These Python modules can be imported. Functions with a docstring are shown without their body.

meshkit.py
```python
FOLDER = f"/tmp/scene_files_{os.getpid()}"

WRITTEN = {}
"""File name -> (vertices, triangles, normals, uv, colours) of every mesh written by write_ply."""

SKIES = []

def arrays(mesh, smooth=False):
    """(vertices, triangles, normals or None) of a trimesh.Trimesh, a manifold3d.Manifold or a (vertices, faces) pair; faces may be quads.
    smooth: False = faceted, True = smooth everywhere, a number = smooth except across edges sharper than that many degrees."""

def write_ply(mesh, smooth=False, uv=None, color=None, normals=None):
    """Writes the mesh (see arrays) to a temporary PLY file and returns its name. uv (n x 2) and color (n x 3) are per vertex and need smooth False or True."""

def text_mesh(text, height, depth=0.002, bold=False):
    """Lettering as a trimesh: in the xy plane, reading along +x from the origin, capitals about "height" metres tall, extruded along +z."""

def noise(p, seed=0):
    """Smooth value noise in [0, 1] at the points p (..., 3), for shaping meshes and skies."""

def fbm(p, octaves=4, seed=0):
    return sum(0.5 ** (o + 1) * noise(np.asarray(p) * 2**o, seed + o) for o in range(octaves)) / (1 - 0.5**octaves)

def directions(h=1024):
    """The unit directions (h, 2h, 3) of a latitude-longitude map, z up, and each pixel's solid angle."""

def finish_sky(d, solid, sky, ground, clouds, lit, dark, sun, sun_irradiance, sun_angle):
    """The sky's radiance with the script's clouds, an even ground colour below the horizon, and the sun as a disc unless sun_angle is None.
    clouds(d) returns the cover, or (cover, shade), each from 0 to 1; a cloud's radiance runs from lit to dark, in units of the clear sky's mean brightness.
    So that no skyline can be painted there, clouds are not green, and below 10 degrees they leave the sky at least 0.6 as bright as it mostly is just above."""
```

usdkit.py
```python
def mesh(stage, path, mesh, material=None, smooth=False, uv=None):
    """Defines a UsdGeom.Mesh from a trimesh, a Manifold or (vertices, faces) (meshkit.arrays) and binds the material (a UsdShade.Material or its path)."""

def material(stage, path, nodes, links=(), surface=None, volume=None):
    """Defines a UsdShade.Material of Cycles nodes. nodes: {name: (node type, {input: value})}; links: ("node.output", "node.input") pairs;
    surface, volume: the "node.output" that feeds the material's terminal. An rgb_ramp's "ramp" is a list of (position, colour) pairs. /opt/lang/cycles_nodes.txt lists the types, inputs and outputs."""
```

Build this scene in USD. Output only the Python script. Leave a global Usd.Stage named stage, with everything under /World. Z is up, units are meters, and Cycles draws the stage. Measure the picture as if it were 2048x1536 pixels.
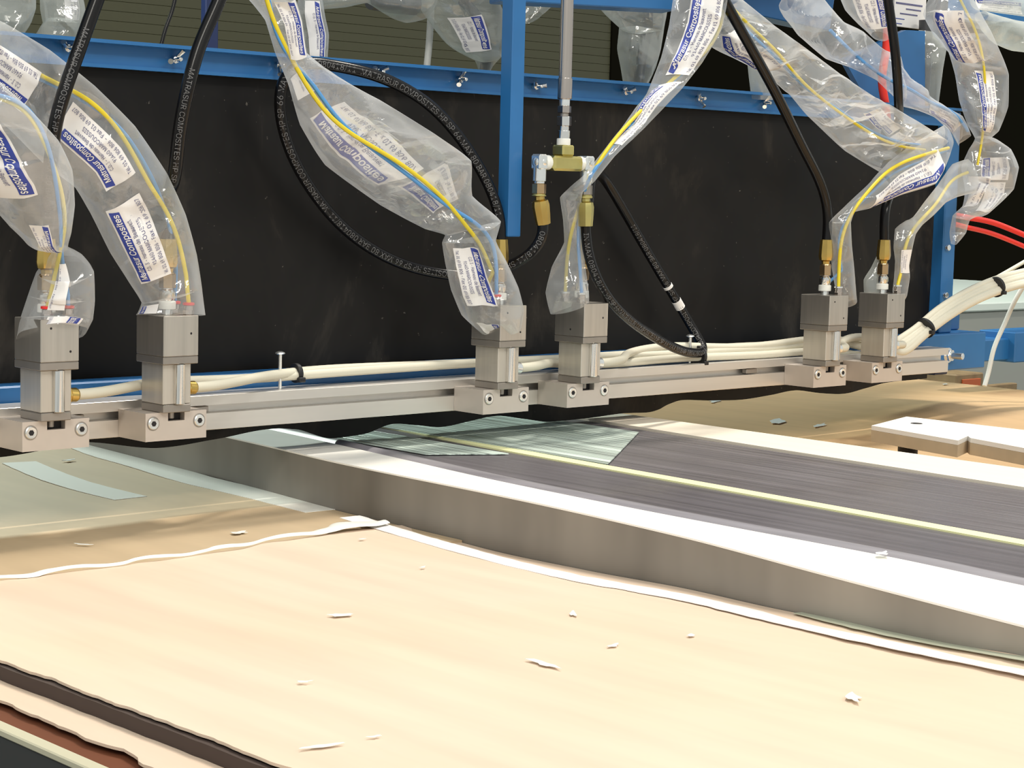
import math, random
import numpy as np, trimesh, usdkit, meshkit
from scipy.interpolate import PchipInterpolator
from pxr import Usd, UsdGeom, UsdLux, UsdShade, Gf, Sdf

stage = Usd.Stage.CreateInMemory()
UsdGeom.SetStageUpAxis(stage, "Z"); UsdGeom.SetStageMetersPerUnit(stage, 1.0)
UsdGeom.Xform.Define(stage, "/World"); UsdGeom.Scope.Define(stage, "/World/Looks")
RNG = np.random.default_rng(7)

# ------------------------------------------------------------------ camera (measured from the rail, beam and mould lines)
F, CX, CY = 3900.0, 1024.0, 768.0
PITCH, ROLL, ANG = math.atan(385 / F), 0.024, math.atan2(4166, F)
fw = np.array([math.cos(ANG) * math.cos(PITCH), math.sin(ANG) * math.cos(PITCH), -math.sin(PITCH)])
r0 = np.cross(fw, [0, 0, 1.0]); r0 /= np.linalg.norm(r0); u0 = np.cross(r0, fw)
RT = math.cos(ROLL) * r0 + math.sin(ROLL) * u0
UP = -math.sin(ROLL) * r0 + math.cos(ROLL) * u0
def ray(x, y): return fw + (x - CX) / F * RT - (y - CY) / F * UP
CAM = np.array([0, 0, 0.89]) - ray(700, 838) * 2.36
cam = UsdGeom.Camera.Define(stage, "/World/camera")
M = Gf.Matrix4d(*RT, 0, *UP, 0, *(-fw), 0, *CAM, 1)
cam.AddTransformOp().Set(M)
cam.CreateHorizontalApertureAttr(36.0); cam.CreateVerticalApertureAttr(27.0)
cam.CreateFocalLengthAttr(36.0 * F / 2048); cam.CreateClippingRangeAttr((0.05, 200.0))
cam.CreateExposureAttr(0.68)

# ------------------------------------------------------------------ light of the hall
def rect(name, loc, target, w, h, power, col):
    l = UsdLux.RectLight.Define(stage, "/World/" + name)
    z = np.array(loc, float) - np.array(target, float); z /= np.linalg.norm(z)
    x = np.cross([0, 1, 0], z); x /= np.linalg.norm(x); y = np.cross(z, x)
    l.AddTransformOp().Set(Gf.Matrix4d(*x, 0, *y, 0, *z, 0, *loc, 1))
    l.CreateWidthAttr(w); l.CreateHeightAttr(h); l.CreateIntensityAttr(power); l.CreateColorAttr(Gf.Vec3f(*col))
rect("hall_lamp", (1.1, 0.02, 4.5), (1.1, 0.02, 0), 1.1, 0.20, 128.0, (1.0, 0.93, 0.82))
rect("hall_lamp_001", (0.6, -4.2, 3.9), (0.2, 0, 0.9), 2.4, 0.5, 11.0, (1.0, 0.95, 0.86))
rect("hall_lamp_003", (-3.0, -3.2, 4.2), (-0.3, -0.3, 0.9), 2.4, 0.4, 22.0, (1.0, 0.95, 0.86))  # added fill lamp that brightens the near mould wall
rect("hall_lamp_002", (0.4, 3.6, 3.4), (0.4, 0.4, 0.8), 2.4, 0.4, 30.0, (0.86, 1.0, 0.90))
dome = UsdLux.DomeLight.Define(stage, "/World/hall_ambience")
dome.CreateIntensityAttr(0.13); dome.CreateColorAttr(Gf.Vec3f(0.95, 1.0, 0.97))

# ------------------------------------------------------------------ helpers
def onY(x, y, Y): d = ray(x, y); return CAM + d * ((Y - CAM[1]) / d[1])
def onZ(x, y, Z): d = ray(x, y); return CAM + d * ((Z - CAM[2]) / d[2])
def onX(x, y, X): d = ray(x, y); return CAM + d * ((X - CAM[0]) / d[0])
USED = {}
def numbered(parent, name):
    k = (str(parent), name); n = USED.get(k, 0); USED[k] = n + 1
    return name if n == 0 else f"{name}_{n:03d}"
def tag(p, label=None, cat=None, group=None, kind=None):
    p = p.GetPrim() if hasattr(p, "GetPrim") else p
    for k, v in (("label", label), ("category", cat), ("group", group), ("kind", kind)):
        if v: p.SetCustomDataByKey(k, v)
    return p
def thing(name, label, cat, loc=(0, 0, 0), group=None):
    x = UsdGeom.Xform.Define(stage, "/World/" + numbered("/World", name)); x.AddTranslateOp().Set(Gf.Vec3d(*map(float, loc)))
    x.GetPrim().SetCustomDataByKey("base", "origin")
    return tag(x, label, cat, group)
def base(p):
    b = UsdGeom.Xformable(p).GetOrderedXformOps() if p.IsA(UsdGeom.Xform) else []
    return np.array(b[0].Get()) if b else np.zeros(3)
def obj(name, mesh, mat, parent=None, smooth=30, label=None, cat=None, group=None, kind=None):
    """one Mesh prim; vertices are given in world coordinates and stored relative to the thing's base"""
    par = "/World" if parent is None else str(parent.GetPath())
    if not isinstance(mesh, trimesh.Trimesh):
        v, f, _ = meshkit.arrays(mesh); mesh = trimesh.Trimesh(v, f, process=False)
    mesh = mesh.copy()
    q = parent
    while q is not None and str(q.GetPath()) != "/World":
        if q.IsA(UsdGeom.Xform): mesh.apply_translation(-base(q))
        q = q.GetParent()
    m = usdkit.mesh(stage, par + "/" + numbered(par, name), mesh, MAT[mat], smooth)
    m.CreateDoubleSidedAttr(True)
    return tag(m, label, cat, group, kind)
def cat(ms): return trimesh.util.concatenate(ms)
def box(x0, x1, y0, y1, z0, z1, c=0.0008):
    pts = []
    for sx in (0, 1):
        for sy in (0, 1):
            for sz in (0, 1):
                p = np.array([(x0, x1)[sx], (y0, y1)[sy], (z0, z1)[sz]]); s = np.array([1 - 2 * sx, 1 - 2 * sy, 1 - 2 * sz]) * c
                pts += [p + s * (0, 1, 1), p + s * (1, 0, 1), p + s * (1, 1, 0)]
    return trimesh.convex.convex_hull(np.array(pts))
def frame(d):
    d = np.asarray(d, float); d = d / np.linalg.norm(d)
    a = np.cross(d, [0, 0, 1.0] if abs(d[2]) < 0.9 else [1.0, 0, 0]); a /= np.linalg.norm(a)
    return d, a, np.cross(d, a)
def lathe(p, d, prof, n=20, rot=0.0):
    """rings of radius r at distance s along direction d from p; closed at both ends"""
    d, a, b = frame(d); ang = np.arange(n) * 2 * np.pi / n + rot
    ring = np.cos(ang)[:, None] * a + np.sin(ang)[:, None] * b
    v = [np.asarray(p) + d * s + ring * r for s, r in prof]
    V = np.vstack(v + [[np.asarray(p) + d * prof[0][0]], [np.asarray(p) + d * prof[-1][0]]])
    f, m = [], len(prof)
    for i in range(m - 1):
        for j in range(n):
            k = (j + 1) % n; f += [[i*n+j, i*n+k, (i+1)*n+k], [i*n+j, (i+1)*n+k, (i+1)*n+j]]
    for j in range(n):
        k = (j + 1) % n; f += [[m*n, k, j], [m*n+1, (m-1)*n+j, (m-1)*n+k]]
    t = trimesh.Trimesh(V, f, process=False); t.fix_normals(); return t
def cyl(p0, p1, r, n=16, c=0.0006):
    L = float(np.linalg.norm(np.subtract(p1, p0))); c = min(c, r * .4, L * .4)
    return lathe(p0, np.subtract(p1, p0), [(0, r - c), (c, r), (L - c, r), (L, r - c)], n)
def hexn(p, d, s0, s1, r): return lathe(p, d, [(s0, r*.93), (s0+.0006, r), (s1-.0006, r), (s1, r*.93)], 6)
def spline(P, per=10):
    P = np.asarray(P, float); t = np.r_[0, np.cumsum(np.linalg.norm(np.diff(P, axis=0), axis=1))]
    from scipy.interpolate import CubicSpline
    tt = np.linspace(0, t[-1], per * (len(P) - 1) + 1)
    return CubicSpline(t, P, axis=0, bc_type="natural")(tt) if len(P) > 2 else np.array([P[0] + (P[1] - P[0]) * s for s in np.linspace(0, 1, per + 1)])
def tube(P, r, n=10, cap=True):
    P = np.asarray(P, float); T = np.gradient(P, axis=0); T /= np.linalg.norm(T, axis=1, keepdims=True)
    a = frame(T[0])[1]; A = []
    for t in T:
        a = a - t * (a @ t); a /= np.linalg.norm(a); A.append(a)
    A = np.array(A); B = np.cross(T, A); ang = np.arange(n) * 2 * np.pi / n
    R = np.broadcast_to(r, (len(P),))
    V = P[:, None] + R[:, None, None] * (np.cos(ang)[None, :, None] * A[:, None] + np.sin(ang)[None, :, None] * B[:, None])
    f = []; m = len(P)
    for i in range(m - 1):
        for j in range(n):
            k = (j + 1) % n; f += [[i*n+j, i*n+k, (i+1)*n+k], [i*n+j, (i+1)*n+k, (i+1)*n+j]]
    V = np.vstack([V.reshape(-1, 3), P[:1], P[-1:]])
    if cap:
        for j in range(n):
            k = (j + 1) % n; f += [[m*n, k, j], [m*n+1, (m-1)*n+j, (m-1)*n+k]]
    return trimesh.Trimesh(V, f, process=False)
def grid_faces(nu, nv):
    i, j = np.meshgrid(np.arange(nu - 1), np.arange(nv - 1), indexing="ij"); a = (i * nv + j).ravel()
    q = np.stack([a, a + nv, a + nv + 1, a + 1], 1)
    return np.vstack([q[:, [0, 1, 2]], q[:, [0, 2, 3]]])
def slab(X, Y, Z, th):
    """closed sheet from grids of X, Y, top Z and a thickness"""
    nu, nv = X.shape; n = nu * nv
    top = np.stack([X, Y, Z], -1).reshape(-1, 3); bot = top - [0, 0, th]
    f = grid_faces(nu, nv); F_ = [f, f[:, ::-1] + n]
    idx = np.arange(n).reshape(nu, nv)
    for e in (idx[0], idx[-1][::-1], idx[:, 0][::-1], idx[:, -1]):
        a, b = e[:-1], e[1:]; F_ += [np.stack([a, b, b + n], 1), np.stack([a, b + n, a + n], 1)]
    t = trimesh.Trimesh(np.vstack([top, bot]), np.vstack(F_), process=False); t.fix_normals(); return t
def pts(lst, Y, per=10):
    """pixel polyline on a vertical plane (or a plane per point) -> smooth 3-D path"""
    P = [onY(p[0], p[1], p[2] if len(p) > 2 else Y) for p in lst]
    return spline(P, per)
def fb(P, s, seed=0, o=3): return meshkit.fbm(np.asarray(P) * s + 50.0, o, seed) - 0.5

# ------------------------------------------------------------------ materials
MAT = {}
def mat(name, nodes, links=(), surface="p.BSDF"):
    MAT[name] = usdkit.material(stage, "/World/Looks/" + name, nodes, links, surface)
def plain(name, col, rough=0.5, metal=0.0, var=0.0, scale=30.0, bump=0.0, spec=0.5, coat=0.0, stretch=(1, 1, 1), bdist=0.001, rvar=0.0):
    n = {"p": ("principled_bsdf", {"base_color": col, "roughness": rough, "metallic": metal, "specular_ior_level": spec, "coat_weight": coat})}
    l = []
    if var or bump or rvar:
        n["tc"] = ("geometry", {}); n["mp"] = ("mapping", {"scale": stretch}); n["n"] = ("noise_texture", {"scale": scale, "detail": 4.0})
        l += [("tc.position", "mp.vector"), ("mp.vector", "n.vector")]
    if var:
        c = np.array(col); n["r"] = ("rgb_ramp", {"ramp": [(0.3, tuple(c * (1 - var))), (0.7, tuple(np.minimum(1, c * (1 + var))))]})
        l += [("n.fac", "r.fac"), ("r.color", "p.base_color")]
    if rvar:
        n["rr"] = ("map_range", {"from_min": 0.3, "from_max": 0.7, "to_min": max(0.02, rough - rvar), "to_max": min(1, rough + rvar), "clamp": True}); l += [("n.fac", "rr.value"), ("rr.result", "p.roughness")]
    if bump:
        n["b"] = ("bump", {"strength": bump, "distance": bdist}); l += [("n.fac", "b.height"), ("b.normal", "p.normal")]
    mat(name, n, l)
plain("blue_paint", (0.022, 0.145, 0.38), 0.35, var=0.10, scale=8, spec=0.5)
plain("blue_dark", (0.010, 0.022, 0.09), 0.5)
plain("aluminium", (0.72, 0.69, 0.65), 0.42, 0.75, var=0.04, scale=60, stretch=(0.05, 1, 1))
plain("clamp_alloy", (0.62, 0.555, 0.50), 0.5, 0.5, var=0.03, scale=40)
plain("valve_steel", (0.55, 0.51, 0.46), 0.33, 0.85, var=0.07, scale=160, stretch=(1, 1, 0.04), bump=0.05)
plain("body_alloy", (0.60, 0.56, 0.50), 0.42, 0.7, var=0.06, scale=120, stretch=(1, 1, 0.05))
plain("plate_steel", (0.36, 0.33, 0.30), 0.42, 0.8, var=0.05, scale=60)
plain("bright_steel", (0.80, 0.78, 0.75), 0.16, 1.0)
plain("pipe_steel", (0.52, 0.46, 0.42), 0.24, 1.0, var=0.06, scale=60, stretch=(1, 1, 0.1))
plain("zinc", (0.86, 0.87, 0.86), 0.22, 0.9)
plain("brass", (0.62, 0.43, 0.13), 0.28, 0.95, var=0.08, scale=50)
plain("pale_brass", (0.60, 0.52, 0.20), 0.30, 0.9, var=0.08, scale=50)
plain("copper_tone", (0.52, 0.36, 0.20), 0.28, 0.95)
plain("white_plastic", (0.85, 0.85, 0.80), 0.4)
plain("red_plastic", (0.75, 0.03, 0.03), 0.4)
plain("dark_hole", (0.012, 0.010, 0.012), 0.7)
plain("hose_rubber", (0.006, 0.0055, 0.006), 0.24, spec=0.3, bump=0.06, scale=220, bdist=0.0006)
plain("hose_print", (0.15, 0.15, 0.155), 0.6, var=0.25, scale=120)
plain("yellow_tube", (0.78, 0.62, 0.03), 0.3)
plain("blue_tube", (0.10, 0.32, 0.68), 0.3)
plain("red_hose", (0.85, 0.035, 0.02), 0.35)
plain("cable_white", (0.66, 0.63, 0.52), 0.4)
plain("grey_cable", (0.62, 0.63, 0.60), 0.45)
plain("black_tie", (0.010, 0.010, 0.012), 0.5)
plain("label_white", (0.82, 0.80, 0.79), 0.5)
plain("label_blue", (0.035, 0.06, 0.33), 0.5)
plain("label_text", (0.13, 0.13, 0.25), 0.6)
plain("white_board", (0.88, 0.86, 0.82), 0.4)
plain("board_core", (0.52, 0.42, 0.29), 0.7, var=0.06, scale=40)
plain("scrap_film", (0.88, 0.90, 0.88), 0.25)
plain("gap_shade", (0.055, 0.035, 0.028), 0.8)  # dark brown standing for the shade under the cardboard edge
plain("rust_board", (0.13, 0.033, 0.007), 0.85, var=0.06, scale=14)
plain("pale_edging", (0.52, 0.49, 0.36), 0.5)
plain("table_dark", (0.035, 0.036, 0.036), 0.6)
plain("cabinet_grey", (0.33, 0.34, 0.31), 0.5)
plain("cabinet_top", (0.72, 0.80, 0.74), 0.5)
plain("wood", (0.22, 0.15, 0.075), 0.6, var=0.2, scale=30)
plain("orange_box", (0.45, 0.10, 0.03), 0.6)
plain("wrapped_dark", (0.06, 0.06, 0.065), 0.3, 0.3)
plain("hall_floor", (0.12, 0.13, 0.125), 0.6, var=0.1, scale=3)
plain("tape_white", (0.82, 0.81, 0.75), 0.35)
plain("tape_green", (0.42, 0.44, 0.34), 0.5)
plain("yellow_strip", (0.90, 0.90, 0.50), 0.45)
plain("mould_white", (0.90, 0.88, 0.83), 0.35, var=0.03, scale=20)
plain("mould_cream", (0.84, 0.76, 0.64), 0.5, var=0.03, scale=30, stretch=(3, 0.1, 1))
plain("mould_grey", (0.27, 0.255, 0.28), 0.3, var=0.15, scale=60, stretch=(2, 0.1, 1))
plain("mould_wall", (0.235, 0.212, 0.182), 0.42, var=0.42, scale=5, stretch=(1, 1, 0.3), bump=0.1)
# cardboard: long faint streaks along the flutes, a few warm stains
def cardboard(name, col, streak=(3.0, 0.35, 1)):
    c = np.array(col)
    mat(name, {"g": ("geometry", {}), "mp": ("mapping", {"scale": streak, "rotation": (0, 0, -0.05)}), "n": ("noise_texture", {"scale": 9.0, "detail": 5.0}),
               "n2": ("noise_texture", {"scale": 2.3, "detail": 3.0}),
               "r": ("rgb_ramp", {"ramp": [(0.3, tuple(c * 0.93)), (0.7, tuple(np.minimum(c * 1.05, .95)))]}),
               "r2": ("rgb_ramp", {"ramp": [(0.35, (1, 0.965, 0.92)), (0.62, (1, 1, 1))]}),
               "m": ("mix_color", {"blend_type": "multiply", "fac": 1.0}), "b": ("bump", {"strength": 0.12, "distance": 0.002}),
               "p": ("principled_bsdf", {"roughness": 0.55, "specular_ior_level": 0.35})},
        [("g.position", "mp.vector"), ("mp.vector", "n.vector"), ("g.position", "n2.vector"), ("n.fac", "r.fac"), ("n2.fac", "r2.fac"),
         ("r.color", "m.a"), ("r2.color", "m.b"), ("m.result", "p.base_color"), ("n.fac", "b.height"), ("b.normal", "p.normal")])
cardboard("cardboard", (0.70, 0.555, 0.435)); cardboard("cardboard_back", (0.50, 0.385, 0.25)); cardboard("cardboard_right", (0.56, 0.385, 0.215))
# black laminate with fine ribs along the mould
def ribs(name, col, scale, strength, rough, var=0.35):
    c = np.array(col)
    mat(name, {"g": ("geometry", {}), "mp": ("mapping", {"scale": (1, 0.012, 0.0)}), "n": ("noise_texture", {"scale": scale, "detail": 3.0}), "n2": ("noise_texture", {"scale": 6.0, "detail": 4.0}),
               "r": ("rgb_ramp", {"ramp": [(0.3, tuple(c * (1 - var))), (0.7, tuple(c * (1 + var)))]}), "b": ("bump", {"strength": strength, "distance": 0.004}),
               "rr": ("map_range", {"from_min": 0.35, "from_max": 0.65, "to_min": rough - 0.08, "to_max": rough + 0.1}),
               "p": ("principled_bsdf", {"specular_ior_level": 0.6})},
        [("g.position", "mp.vector"), ("mp.vector", "n.vector"), ("g.position", "n2.vector"), ("n.fac", "r.fac"), ("r.color", "p.base_color"), ("n.fac", "b.height"), ("b.normal", "p.normal"),
         ("n2.fac", "rr.value"), ("rr.result", "p.roughness")])
ribs("laminate_black", (0.105, 0.095, 0.108), 90, 0.2, 0.36, 0.25)
ribs("laminate_ribbed", (0.135, 0.122, 0.132), 130, 0.6, 0.34, 0.3)
ribs("painted_reflection", (0.60, 0.70, 0.64), 150, 0.8, 0.18, 0.7)  # greenish reflection put into the colour
# curtain: black rubber, smudged
mat("curtain_rubber", {"g": ("geometry", {}), "mp": ("mapping", {"scale": (1, 1, 0.55)}), "n": ("noise_texture", {"scale": 7.0, "detail": 6.0, "roughness": 0.65, "distortion": 0.6}), "n2": ("noise_texture", {"scale": 160.0, "detail": 2.0}),
                       "r": ("rgb_ramp", {"ramp": [(0.38, (0.0045, 0.004, 0.004)), (0.55, (0.009, 0.008, 0.0075)), (0.62, (0.022, 0.019, 0.016)), (0.75, (0.05, 0.043, 0.036))]}),
                       "sp": ("rgb_ramp", {"ramp": [(0.0, (0, 0, 0)), (0.74, (0, 0, 0)), (0.80, (0.10, 0.09, 0.08))]}), "ad": ("mix_color", {"blend_type": "add", "fac": 1.0}),
                       "rr": ("map_range", {"from_min": 0.35, "from_max": 0.65, "to_min": 0.42, "to_max": 0.6}), "p": ("principled_bsdf", {"specular_ior_level": 0.25})},
    [("g.position", "mp.vector"), ("mp.vector", "n.vector"), ("g.position", "n2.vector"), ("n.fac", "r.fac"), ("n2.fac", "sp.fac"), ("r.color", "ad.a"), ("sp.color", "ad.b"), ("ad.result", "p.base_color"), ("n.fac", "rr.value"), ("rr.result", "p.roughness")])
# clear polyethylene film: mostly see-through, milky where seen edge-on, crinkled
def film(name, lo, hi, tint=(0.86, 0.88, 0.90), bump=0.28, rough=0.09, gl=0.075):
    mat(name, {"t": ("transparent_bsdf", {"color": (1, 1, 1)}), "g": ("geometry", {}), "n": ("noise_texture", {"scale": 30.0, "detail": 3.0, "distortion": 1.6}), "b": ("bump", {"strength": bump, "distance": 0.005}),
               "p": ("diffuse_bsdf", {"color": tint}), "d": ("translucent_bsdf", {"color": tint}), "a": ("mix_closure", {"fac": 0.45}),
               "w": ("layer_weight", {"blend": 0.4}), "m": ("map_range", {"from_min": 0.0, "from_max": 1.0, "to_min": lo, "to_max": hi}), "x": ("mix_closure", {}),
               "gl": ("glossy_bsdf", {"color": (1, 1, 1), "roughness": rough}), "fp": ("math", {"math_type": "power", "value2": 3.0}), "fr": ("map_range", {"from_min": 0.0, "from_max": 1.0, "to_min": gl, "to_max": 0.42}), "y": ("mix_closure", {})},
        [("g.position", "n.vector"), ("n.fac", "b.height"), ("b.normal", "gl.normal"), ("w.facing", "fp.value1"), ("fp.value", "fr.value"), ("p.BSDF", "a.closure1"), ("d.BSDF", "a.closure2"), ("w.facing", "m.value"), ("m.result", "x.fac"),
         ("t.BSDF", "x.closure1"), ("a.closure", "x.closure2"), ("fr.result", "y.fac"), ("x.closure", "y.closure1"), ("gl.BSDF", "y.closure2")], "y.closure")
film("film", 0.16, 0.62); film("film_dull", 0.28, 0.70, (0.72, 0.76, 0.73))
# far wall of ribbed cladding
mat("wall_cladding", {"p": ("principled_bsdf", {"base_color": (0.085, 0.082, 0.042), "roughness": 0.6})})
plain("wall_painted_shade", (0.010, 0.009, 0.006), 0.9, spec=0.0)  # near-black colour for the less lit right part of the wall

# ================================================================== SETTING
ST = dict(kind="structure")
obj("floor", box(-6, 9, -6, 7, -0.05, 0.0), "hall_floor", **ST)
wall = tag(UsdGeom.Xform.Define(stage, "/World/wall_back"), kind="structure").GetPrim()
obj("wall_panel", box(-3, 6.6, 6.02, 6.1, 0, 6), "wall_cladding", wall)
obj("shade_panel", box(6.6, 16, 6.0, 6.1, 0, 6), "wall_painted_shade", wall)  # shade on the right of the wall, put in as a dark panel
for k in range(40):                                              # horizontal ribs of the cladding
    z = 1.0 + k * 0.045
    obj("cladding_strip", box(-3, 6.6, 6.012, 6.02, z, z + 0.0442, 0.0015), "wall_cladding", wall)
obj("column", box(2.085, 2.135, 3.4, 3.43, 0, 3.4, 0.004), "blue_dark", label="dark blue steel column standing behind the frame, left of the photo's middle", cat="column")

# table with its far and near edges
TB = thing("work_table", "long work table under the cardboard with a pale edging strip at the near side", "table", (0, -0.4, 0))
obj("table_top", box(-0.785, 1.90, -1.9, 0.95, 0.70, 0.779, 0.002), "rust_board", TB, label="rust coloured board")
obj("edging_strip", box(-0.7975, -0.7855, -1.9, 0.95, 0.7755, 0.781, 0.001), "pale_edging", TB, label="pale edging strip")
obj("apron", box(-0.796, -0.7855, -1.9, 0.95, 0.66, 0.775, 0.001), "table_dark", TB, label="dark apron")
obj("under_rail", box(-0.86, -0.80, -1.9, 0.95, 0.60, 0.66, 0.004), "table_dark", TB)
for x in (-0.75, 1.8):
    for y in (-1.8, 0.85): obj("leg", box(x - .03, x + .03, y - .03, y + .03, 0, 0.70, .003), "table_dark", TB)

# ================================================================== MOULD
MZ = 0.850
def line(pairs):
    p = sorted(pairs); return PchipInterpolator([a for a, _ in p], [b for _, b in p])
XA = line([(-1.7, -.245), (-1.35, -.225), (-1.054, -.183), (-.846, -.147), (-.625, -.106), (-.377, -.084), (-.096, -.075), (.119, -.054), (.35, -.035), (.8, 0.0)])
XB = line([(-1.7, -.085), (-1.2, -.062), (-.968, -.048), (-.808, -.033), (-.557, -.030), (-.308, -.018), (-.066, .009), (.12, .03), (.35, .05), (.8, .08)])
XY = line([(-1.7, .09), (-.848, .141), (-.522, .159), (-.097, .179), (.157, .201), (.8, .25)])
XF = line([(-1.7, .40), (-.654, .448), (-.266, .468), (.139, .497), (.8, .54)])
XW = line([(-1.7, -.085), (-1.05, -.078), (-.823, -.091), (-.622, -.099), (-.409, -.124), (-.116, -.092), (.032, -.082), (.238, -.056), (.8, -.03)])
XG = lambda y: np.full_like(np.asarray(y, float), 0.582)
ys = np.linspace(-1.6, 0.78, 240)
MO = thing("mould", "long low mould with black ribbed laminate, a yellow strip and white edges", "mould", (0.2, -0.4, 0.7795))
def strip(name, a, b, m, z=0.0, n=6, th=0.004, prof=None, y=None, **k):
    yy = ys if y is None else y
    t = np.linspace(0, 1, n); A, B = a(yy), b(yy)
    X = A[:, None] + (B - A)[:, None] * t[None]; Y = np.repeat(yy[:, None], n, 1)
    Z = np.full_like(X, MZ + z) + (0 if prof is None else prof(t)[None])
    return obj(name, slab(X, Y, Z, th), m, MO, smooth=40, **k)
off = lambda f, d: (lambda y: f(y) + d)
strip("near_edge", XA, XB, "mould_white", 0.0015, th=0.0018, label="white near edge strip")
strip("joint", off(XB, 0.0005), off(XB, 0.010), "laminate_black", -0.0018, label="dark line beside the white edge")
strip("edge_bead", off(XB, 0.010), off(XB, 0.032), "mould_grey", -0.001, 9, prof=lambda t: 0.004 * np.sin(np.pi * t), label="grey rounded bead")
strip("laminate", off(XB, 0.032), off(XY, -0.011), "laminate_black", -0.0015)
strip("yellow_strip", off(XY, -0.011), off(XY, 0.011), "yellow_strip", 0.0004, label="narrow yellow strip")
strip("laminate", off(XY, 0.011), off(XF, -0.004), "laminate_ribbed", -0.0015, label="ribbed black laminate")
strip("joint", off(XF, -0.004), XF, "dark_hole", -0.003)
strip("far_edge", XF, XG, "mould_cream", 0.0015, th=0.006, label="cream far edge strip")
V = []                                                            # near side wall
for y in ys: V += [[XA(y) + .0004, y, MZ - .0004], [XA(y) + .001, y, MZ - .012], [XA(y) + .001, y, .800], [XA(y) + .001, y, .7795]]
V = np.array(V); n = len(ys)
obj("side_wall", trimesh.Trimesh(V, grid_faces(n, 4), process=False), "mould_wall", MO, smooth=40, label="grimy grey side wall")
obj("far_wall", box(.575, .581, -1.6, .78, .7795, .848), "mould_wall", MO)
obj("core", box(0.06, .574, -1.59, .77, .7795, .842), "mould_wall", MO)
obj("end_wall", box(-0.03, .58, .775, .782, .7795, .848), "mould_wall", MO)
# thin sheets carrying the greenish reflection as painted colour, on the laminate near the curtain
def patch(y0f, xs, y1, z, amp, seed):
    nx, ny = len(xs), 60
    X = np.repeat(xs[:, None], ny, 1); y0 = np.array([y0f(x) for x in xs]); Y = y0[:, None] + (y1 - y0)[:, None] * np.linspace(0, 1, ny)[None]
    P = np.stack([X * 90, Y * 1.5, 0 * X], -1).reshape(-1, 3)
    Z = z + amp * (meshkit.fbm(P + 20, 3, seed).reshape(X.shape))
    return slab(X, Y, Z, 0.0012)
obj("painted_reflection", patch(lambda x: -.245 + (x - .2) * .75 + .0 * x, np.linspace(.188, .448, 200), .6, MZ + .0004, .0009, 3), "painted_reflection", smooth=60,
    label="added ridged sheet painted with the greenish reflection on the ribbed laminate near the curtain", cat="painted reflection")
obj("painted_reflection", patch(lambda x: -.05 - (x - .03) * .6 + .0 * x, np.linspace(.062, .150, 90), .6, MZ + .0004, .0009, 9), "painted_reflection", smooth=60,
    label="narrow added strip painted with the greenish reflection between the yellow strip and the white near edge", cat="painted reflection")

# ================================================================== CARDBOARD
DZ = line([(-1.7, .034), (-1.3, .034), (-1.05, .028), (-.97, .0205), (-.87, .0155), (-.75, .0075), (-.63, .002), (-.50, -.005), (-.36, -.009), (-.23, -.006), (-.1, 0), (.9, 0)])
def zrise(X, Y): return DZ(Y) * np.exp(-np.clip(XA(Y) - X, 0, 9) / .10)
def onCard(x, y, z):
    q = onZ(x, y, z)
    for _ in range(8): q = onZ(x, y, z + float(zrise(q[0], np.clip(q[1], -1.65, .75))))
    return q
def rag(s, a, seed): return a * (fb(np.stack([np.asarray(s) * 9, 0 * np.asarray(s), 0 * np.asarray(s) + seed], -1), 1.0, seed, 4)) * 2
def front_top(X): return -.205 + .035 * ((X + .095) / -.5) * -1 + rag(X, .022, 5)
nx, ny = 90, 120
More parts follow.
